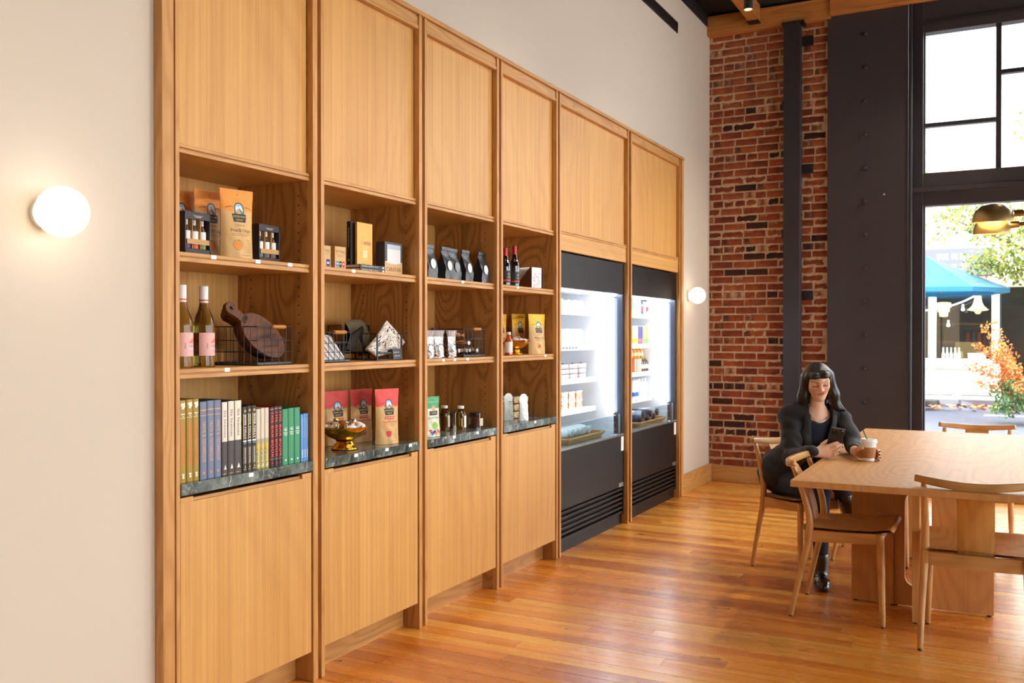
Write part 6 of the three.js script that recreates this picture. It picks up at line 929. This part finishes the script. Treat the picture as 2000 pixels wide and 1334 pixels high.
// ---------------------------------------------------------------- the street outside
const asphalt = std(0xffffff, 0.9, { map: dataTex(256, 256, (u, v, c) => { const t = fbm(u * 40, v * 40, 40, 40, 301, 3); mix3(c, [78, 82, 94], [108, 112, 126], t); }, true, 2, 2) });
const concrete = std(0xd6d0c6, 0.9), plasterOut = std(0xe6e4e0, 0.85), trimWhite = std(0xeeeeec, 0.7);
const GY = -0.15;
struct('ground', [bx(-60, 60, GY - 0.3, GY, -70, ZB - 0.35, 'x', 0)], asphalt, scene, 'grey asphalt street outside the window', 'road');
struct('sidewalk', [bx(-60, 60, GY, GY + 0.13, -70, -23.2, 'x', 0)], concrete, scene, 'sunlit pale pavement across the street', 'pavement');
struct('kerb', bx(-60, 60, GY, GY + 0.14, -23.2, -22.9, 'x', 0.01), std(0x6a6f7c, 0.9), scene, 'dark kerb across the street', 'kerb');
struct('near_pavement', bx(-60, 60, GY, GY + 0.05, -11.5, ZB - 0.35, 'x', 0), concrete, scene, 'pavement along this building', 'pavement');
struct('wall_upper', [bx(-1.2, XR + 0.3, HC + 0.2, 9.6, ZB - 0.35, ZN + 0.3, 'x', 0), bx(-24, -1.21, GY, 9.6, ZB - 0.35, ZN + 0.3, 'x', 0)], mortar, scene, 'upper storey of this building and its neighbour', 'building');
solo('lane_marking', 'white line painted on the street', 'road marking', bx(2.2, 14, GY, GY + 0.004, -20.6, -20.4, 'x', 0), white);
{ // fallen leaves along the kerb
  const g = new THREE.PlaneGeometry(0.11, 0.075).rotateX(-Math.PI / 2), m = new THREE.InstancedMesh(g, std(0xffffff, 0.9, { side: THREE.DoubleSide }), 900), q = new THREE.Matrix4(), e = new THREE.Euler(), col = new THREE.Color();
  for (let i = 0; i < 900; i++) { e.set(rnd(-0.5, 0.5), rnd(0, 6), rnd(-0.5, 0.5)); q.makeRotationFromEuler(e).setPosition(rnd(-4, 9), GY + 0.03, -22.85 + rnd(0, 1) * rnd(0, 2.3)); m.setMatrixAt(i, q); m.setColorAt(i, col.set(pick([0xb5704a, 0xc98d62, 0x8a4f34, 0xd8b08c, 0xa86a50]))); }
  m.name = 'fallen_leaves'; shade(m); scene.add(m); tag(m, 'fallen brown leaves lying along the far kerb', 'leaves', null, 'stuff');
}
{ // shop across the street
  const b = thing('street_shop', 'white shop with large display windows across the street', 'building', [0, GY + 0.13, -24.6]);
  const Y = (y) => y - GY - 0.13, dark = std(0x3f4348, 0.4), glassOut = new THREE.MeshPhysicalMaterial({ color: 0xdfe8ea, transmission: 1, thickness: 0, roughness: 0, ior: 1.5 });
  part(b, 'upper_wall', bx(-12, 14, Y(2.86), Y(7.5), -0.4, 0, 'x', 0), plasterOut);
  part(b, 'sign_board', bx(-3.2, 2.35, Y(2.84), Y(3.5), 0, 0.06, 'x', 0.01), std(0x5c6068, 0.7));
  part(b, 'stall_riser', [bx(-12, 2.5, Y(0.0), Y(0.62), -0.3, 0, 'x', 0), bx(-12, 2.5, Y(0.62), Y(0.86), -0.4, 0.12, 'x', 0.01)], std(0xc9c4bd, 0.8));
  part(b, 'header', bx(-12, 14, Y(2.55), Y(2.86), -0.35, 0.02, 'x', 0), std(0x8a7a6c, 0.8));
  for (const x of [-3.6, -2.1, -0.55, 1.02, 2.38, 5.2, 8.2]) part(b, 'pilaster', bx(x - 0.08, x + 0.08, Y(0.2), Y(2.86), -0.3, 0.07, 'y', 0.01), trimWhite);
  for (const [x0, x1] of [[-3.5, -2.2], [-2.0, -0.65], [-0.45, 0.92], [1.1, 2.3]]) part(b, 'display_pane', plainBox(x1 - x0, 1.69, 0.01, (x0 + x1) / 2, Y(1.705), -0.1), glassOut);
  part(b, 'display_pane', plainBox(2.6, 2.3, 0.01, 3.8, Y(1.4), -0.1), glassOut);
  part(b, 'display_pane', plainBox(2.8, 2.3, 0.01, 6.7, Y(1.4), -0.1), glassOut);
  part(b, 'room_shell', [bx(-12, 14, Y(-0.1), Y(3), -5.2, -5.0, 'x', 0), bx(-12, 14, Y(2.86), Y(2.96), -5.2, -0.3, 'x', 0), bx(-12, 14, 0, 0.02, -5.2, -0.3, 'x', 0), bx(2.42, 2.5, 0, Y(2.9), -5.2, -0.3, 'x', 0)], std(0x5a5650, 0.9));
  part(b, 'side_wall', [bx(-12.2, -12, 0, Y(7.5), -5.2, 0, 'y', 0), bx(14, 14.2, 0, Y(7.5), -5.2, 0, 'y', 0)], plasterOut);
  part(b, 'sign_lettering', new THREE.PlaneGeometry(5.4, 0.62).translate(-0.43, Y(3.17), 0.066), std(0xffffff, 0.6, { transparent: true, map: canvasTex(1080, 124, (x, w, h) => { x.clearRect(0, 0, w, h); x.textBaseline = 'middle'; x.fillStyle = '#fbfbfb'; x.font = 'bold 40px sans-serif'; const put = (s, X, Y2) => { let q = X; for (const ch of s) { x.fillText(ch, q, Y2); q += ch === 'I' ? 26 : 36; } }; put('WINE', 850, 36); put('OPES', 842, 86); }) }));
  part(b, 'back_shelf', [bx(-0.4, 2.2, Y(1.2), Y(1.26), -3.2, -2.8, 'x', 0), bx(-0.4, 2.2, Y(1.7), Y(1.75), -3.2, -2.8, 'x', 0)], std(0x8a5a30, 0.7));
  part(b, 'table_base', [bx(1.55, 1.62, 0, Y(0.6), -0.6, -0.5, 'y', 0)], dark);
}
const inShop = (name, label, cat, x, y, z, group) => thing(name, label, cat, [x, y, z], 0, group);
{
  const l1 = inShop('shop_pendant', 'tiered cream lantern hanging behind the left shop pane', 'lamp', 1.24, 1.88, -25.2); const lm = std(0xf2d8a0, 0.6, { emissive: new THREE.Color(1, 0.72, 0.36), emissiveIntensity: 1.6 });
  part(l1, 'lantern_shade', lathe([[0.08, 0], [0.1, 0.04], [0.1, 0.1], [0.14, 0.13], [0.13, 0.2], [0.17, 0.23], [0.17, 0.34], [0.08, 0.36], [0, 0.36]], 24), lm); part(l1, 'cord', rod([0, 0.36, 0], [0, 0.98, 0], 0.008), blackMetal);
  const l2 = inShop('shop_pendant', 'bell shaped rattan lamp hanging behind the right shop pane', 'lamp', 2.0, 1.93, -25.0); const P2 = [[0.24, 0.1], [0.2, 0.13], [0.13, 0.2], [0.09, 0.3], [0.075, 0.42], [0.06, 0.5], [0, 0.5]];
  part(l2, 'bell_shade', lathe([[0.0, 0.0], [0.05, 0.01], [0.08, 0.07], [0.16, 0.08], ...P2], 24), lm); part(l2, 'cord', rod([0, 0.5, 0], [0, 0.93, 0], 0.008), blackMetal);
  for (const [o, y, w] of [[l1, 0.15, 3], [l2, 0.2, 3]]) { const p = new THREE.PointLight(WARM, w); p.position.set(0, y, 0); p.name = 'shop_lamp'; o.add(p); }
  for (let i = 0; i < 5; i++) { const o = inShop('display_bottle', 'white bottle on the sunny shop ledge, ' + nth[i] + ' from the left', 'bottle', 1.27 + i * 0.085, 0.861, -24.52, 'white bottles on the shop ledge'); part(o, 'bottle_body', lathe([[0, 0], [0.033, 0], [0.033, 0.12], [0.014, 0.17], [0.014, 0.24], [0, 0.24]], 14), white); part(o, 'cap', cyl(0.016, 0.016, 0.03, 0, 0.235, 0, 10), white); }
  const wb = inShop('display_box', 'white box on the shop ledge right of the bottles', 'box', 1.99, 0.861, -24.56); part(wb, 'box_body', bx(-0.19, 0.19, 0, 0.12, -0.06, 0.06, 'x', 0.006), white); part(wb, 'box_lid', bx(-0.195, 0.195, 0.115, 0.135, -0.065, 0.065, 'x', 0.004), white);
  const ch = inShop('shop_chair', 'tan chair standing inside the shop', 'chair', 1.75, -0.0, -26.3); part(ch, 'seat', bx(-0.3, 0.3, 0.4, 0.5, -0.3, 0.3, 'x', 0.02), std(0xa88858, 0.8)); part(ch, 'backrest', bx(-0.3, 0.3, 0.5, 1.25, -0.3, -0.22, 'x', 0.03), std(0xb89860, 0.8)); for (const [x, z] of [[-0.27, 0.27], [0.27, 0.27], [-0.27, -0.27], [0.27, -0.27]]) part(ch, 'leg', bx(x - 0.02, x + 0.02, 0.0, 0.4, z - 0.02, z + 0.02, 'y', 0), std(0x6a4a2c, 0.7));
  const rk = inShop('garment_rack', 'dark clothes hanging on a rack inside the shop', 'rack', 2.0, 0, -26.8); part(rk, 'rail', [rod([-0.35, 0, 0], [-0.35, 1.55, 0], 0.02), rod([0.35, 0, 0], [0.35, 1.55, 0], 0.02), rod([-0.35, 1.55, 0], [0.35, 1.55, 0], 0.02)], blackMetal); [0x6a2c24, 0x3a3438, 0x8a3a30, 0x2c2c34, 0x4a4a50].forEach((c, i) => part(rk, 'garment', bx(-0.3 + i * 0.13, -0.2 + i * 0.13, 0.6, 1.5, -0.2, 0.2, 'y', 0.02), std(c, 0.9)));
  const sb = inShop('sandwich_stand', 'white slatted A frame bench on the far pavement', 'bench', 1.2, GY + 0.13, -23.95); for (let i = 0; i < 6; i++) part(sb, 'slat', bx(-0.55, 0.3 + 0.04 * (5 - i), 0.06 + i * 0.095, 0.145 + i * 0.095, -0.02 * i, 0.03 - 0.02 * i, 'x', 0.004), trimWhite); part(sb, 'leg', [bx(-0.5, -0.44, 0, 0.62, -0.3, 0.0, 'y', 0), bx(0.3, 0.36, 0, 0.5, -0.3, 0, 'y', 0)], trimWhite);
}
{ // teal street umbrella
  const u = thing('street_umbrella', 'teal market umbrella on the far pavement', 'umbrella', [1.05, GY + 0.13, -21.4]), y0 = 2.37 - GY - 0.13, A = V(0, 3.12 - GY - 0.13, 0), n = 8, Rr = 1.62;
  const teal = new THREE.MeshPhysicalMaterial({ color: 0x0f6f96, roughness: 0.85, transmission: 0.2, thickness: 0, side: THREE.DoubleSide });
  for (let i = 0; i < n; i++) { const a = (i + 0.2) / n * 2 * Math.PI, b = (i + 1.2) / n * 2 * Math.PI, p = (t, q) => V(Rr * t * lerp(Math.cos(a), Math.cos(b), q), lerp(A.y, y0, t) - 0.05 * t * (1 - t), Rr * t * lerp(Math.sin(a), Math.sin(b), q)); part(u, 'canopy_panel', grid((s, t) => p(t, s).toArray(), 6, 8), teal); part(u, 'valance', grid((s, t) => { const q = p(1, s); return [q.x, q.y - 0.09 * t, q.z]; }, 6, 1), teal); part(u, 'rib', rod([0, A.y - 0.04, 0], [Rr * Math.cos(a), y0 - 0.02, Rr * Math.sin(a)], 0.012), std(0x8a6a44, 0.6)); }
  part(u, 'pole', rod([0, 0, 0], A.toArray(), 0.025, 10), std(0x8a6a44, 0.6)); part(u, 'finial', ball(0.04, 0, A.y + 0.03, 0, 10), std(0x8a6a44, 0.6)); part(u, 'base', cyl(0.3, 0.32, 0.08, 0, 0, 0, 20), blackMetal);
}
{ // festoon string with bulbs
  const s = thing('festoon_lights', 'white cord of festoon bulbs strung along the shop front', 'string lights', [0, 0, -23.6]);
  const pts = [[-2.5, 2.5, 0], [0.2, 1.98, 0], [1.1, 2.02, 0], [1.7, 2.18, 0], [2.45, 2.62, 0], [2.75, 2.82, 0], [3.4, 2.55, 0], [4.5, 2.75, 0]];
  part(s, 'cord', sweep(pts, [0.018], { seg: 6, steps: 60 }), white);
  for (const [x, y] of [[1.72, 2.14], [2.66, 2.72], [0.3, 1.93], [3.4, 2.5], [1.42, 1.78]]) { const b = part(s, 'bulb_socket', cyl(0.022, 0.025, 0.09, x, y - 0.1, 0, 10), white); part(b, 'bulb', ball(0.04, x, y - 0.13, 0, 10), std(0xf6f4ee, 0.3)); }
}
function foliage(parent, name, pts, size, colors, per, spread, back = 0.35) {
  const n = pts.length * per, g = new THREE.CircleGeometry(size / 2, 6).scale(1, 0.6, 1), m = new THREE.InstancedMesh(g, new THREE.MeshPhysicalMaterial({ color: 0xffffff, roughness: 0.9, transmission: back, thickness: 0, side: THREE.DoubleSide }), n), q = new THREE.Matrix4(), e = new THREE.Euler(), c = new THREE.Color(), sc = V(1, 1, 1); let i = 0;
  for (const p of pts) for (let k = 0; k < per; k++) { const r = spread * Math.cbrt(R()), a = rnd(0, 6.283), b = Math.acos(rnd(-1, 1)); e.set(rnd(0, 6), rnd(0, 6), rnd(0, 6)); q.makeRotationFromEuler(e); const s = rnd(0.6, 1.3); q.scale(sc.set(s, s, s)); q.setPosition(p[0] + r * Math.sin(b) * Math.cos(a), p[1] + 0.7 * r * Math.cos(b), p[2] + r * Math.sin(b) * Math.sin(a)); m.setMatrixAt(i, q); m.setColorAt(i++, c.set(pick(colors))); }
  m.name = name; m.userData.kind = 'stuff'; shade(m); parent.add(m); return m;
}
{ // street tree, its boughs cross the top of the pane
  const t = thing('street_tree', 'leafy green street tree spreading over the umbrella', 'tree', [4.6, GY, -20.5]), bark = std(0x5a4c3a, 0.9), tips = [];
  part(t, 'trunk', sweep([[0, 0, 0], [0.05, 1.2, 0], [-0.05, 2.3, 0]], [0.19, 0.15, 0.13], { steps: 12 }), bark);
  const boughs = [[[-0.05, 2.2, 0], [-0.9, 2.75, 0.2], [-1.9, 3.3, 0.4], [-3.1, 3.9, 0.5]], [[-0.05, 2.2, 0], [-0.8, 3.1, -0.2], [-1.7, 3.9, -0.2], [-3.4, 4.6, -0.3]], [[-0.05, 2.2, 0], [-0.5, 3.3, 0.3], [-1.0, 4.6, 0.5], [-1.4, 5.8, 0.6]], [[-0.05, 2.2, 0], [0.6, 3.2, 0.1], [1.3, 4.3, 0.2], [1.8, 5.4, 0.1]], [[-0.05, 2.2, 0], [-0.9, 2.6, -0.3], [-1.7, 2.85, -0.5], [-2.5, 3.05, -0.6]], [[-0.05, 2.2, 0], [0.3, 3.0, -0.6], [0.5, 4.3, -1.0], [0.4, 5.6, -1.3]]];
  for (const p of boughs) { part(t, 'bough', sweep(p, [0.09, 0.05, 0.025, 0.01], { seg: 8, steps: 16 }), bark); const c = new THREE.CatmullRomCurve3(p.map((q) => V(...q))); for (let i = 0; i < 10; i++) { const q = c.getPoint(0.35 + 0.65 * i / 9); tips.push([q.x, q.y, q.z], [q.x + rnd(-0.5, 0.5), q.y + rnd(-0.25, 0.45), q.z + rnd(-0.5, 0.5)]); } }
  foliage(t, 'leaves', tips, 0.085, [0x7a9434, 0x98ac4a, 0x5f7a2c, 0xb0b85c, 0xa49844], 95, 0.42);
}
{ // autumn coloured shrub and a green one at its foot
  const s = thing('autumn_shrub', 'feathery orange autumn shrub at the right of the pane', 'shrub', [2.95, GY + 0.1, -18.8]), tw = std(0x8a5a2c, 0.9), tips = [];
  for (let i = 0; i < 26; i++) { const a = rnd(0, 6.28), L = rnd(0.5, 1.0), top = rnd(0.6, 1.75), p = [[0, 0.1, 0], [Math.cos(a) * L * 0.4, top * 0.6, Math.sin(a) * L * 0.4], [Math.cos(a) * L, top, Math.sin(a) * L]]; if (i === 0) p[2] = [-0.85, 1.28, 0.1], p[1] = [-0.4, 1.05, 0.1]; part(s, 'twig', sweep(p, [0.014, 0.008, 0.004], { seg: 5, steps: 8 }), tw); const c = new THREE.CatmullRomCurve3(p.map((q) => V(...q))); for (let k = 0; k < 7; k++) { const q = c.getPoint(0.35 + 0.65 * k / 6); tips.push([q.x, q.y, q.z]); } }
  foliage(s, 'feathery_leaves', tips, 0.055, [0xd9822c, 0xe59a3c, 0xc86a24, 0xeab45a], 26, 0.11);
  const g = thing('green_shrub', 'low green shrub under the orange one', 'shrub', [2.95, GY + 0.1, -18.6]), gt = []; part(g, 'stems', Array.from({ length: 8 }, (_, i) => rod([0, 0, 0], [0.3 * Math.cos(i), 0.4, 0.3 * Math.sin(i)], 0.012)), tw); for (let i = 0; i < 60; i++) gt.push([rnd(-0.5, 0.5), rnd(0.1, 0.65), rnd(-0.4, 0.4)]); foliage(g, 'leaves', gt, 0.07, [0x3f7a44, 0x558f4c, 0x2f6438, 0x7aa85a], 40, 0.16);
}
renderer.render(scene, camera);
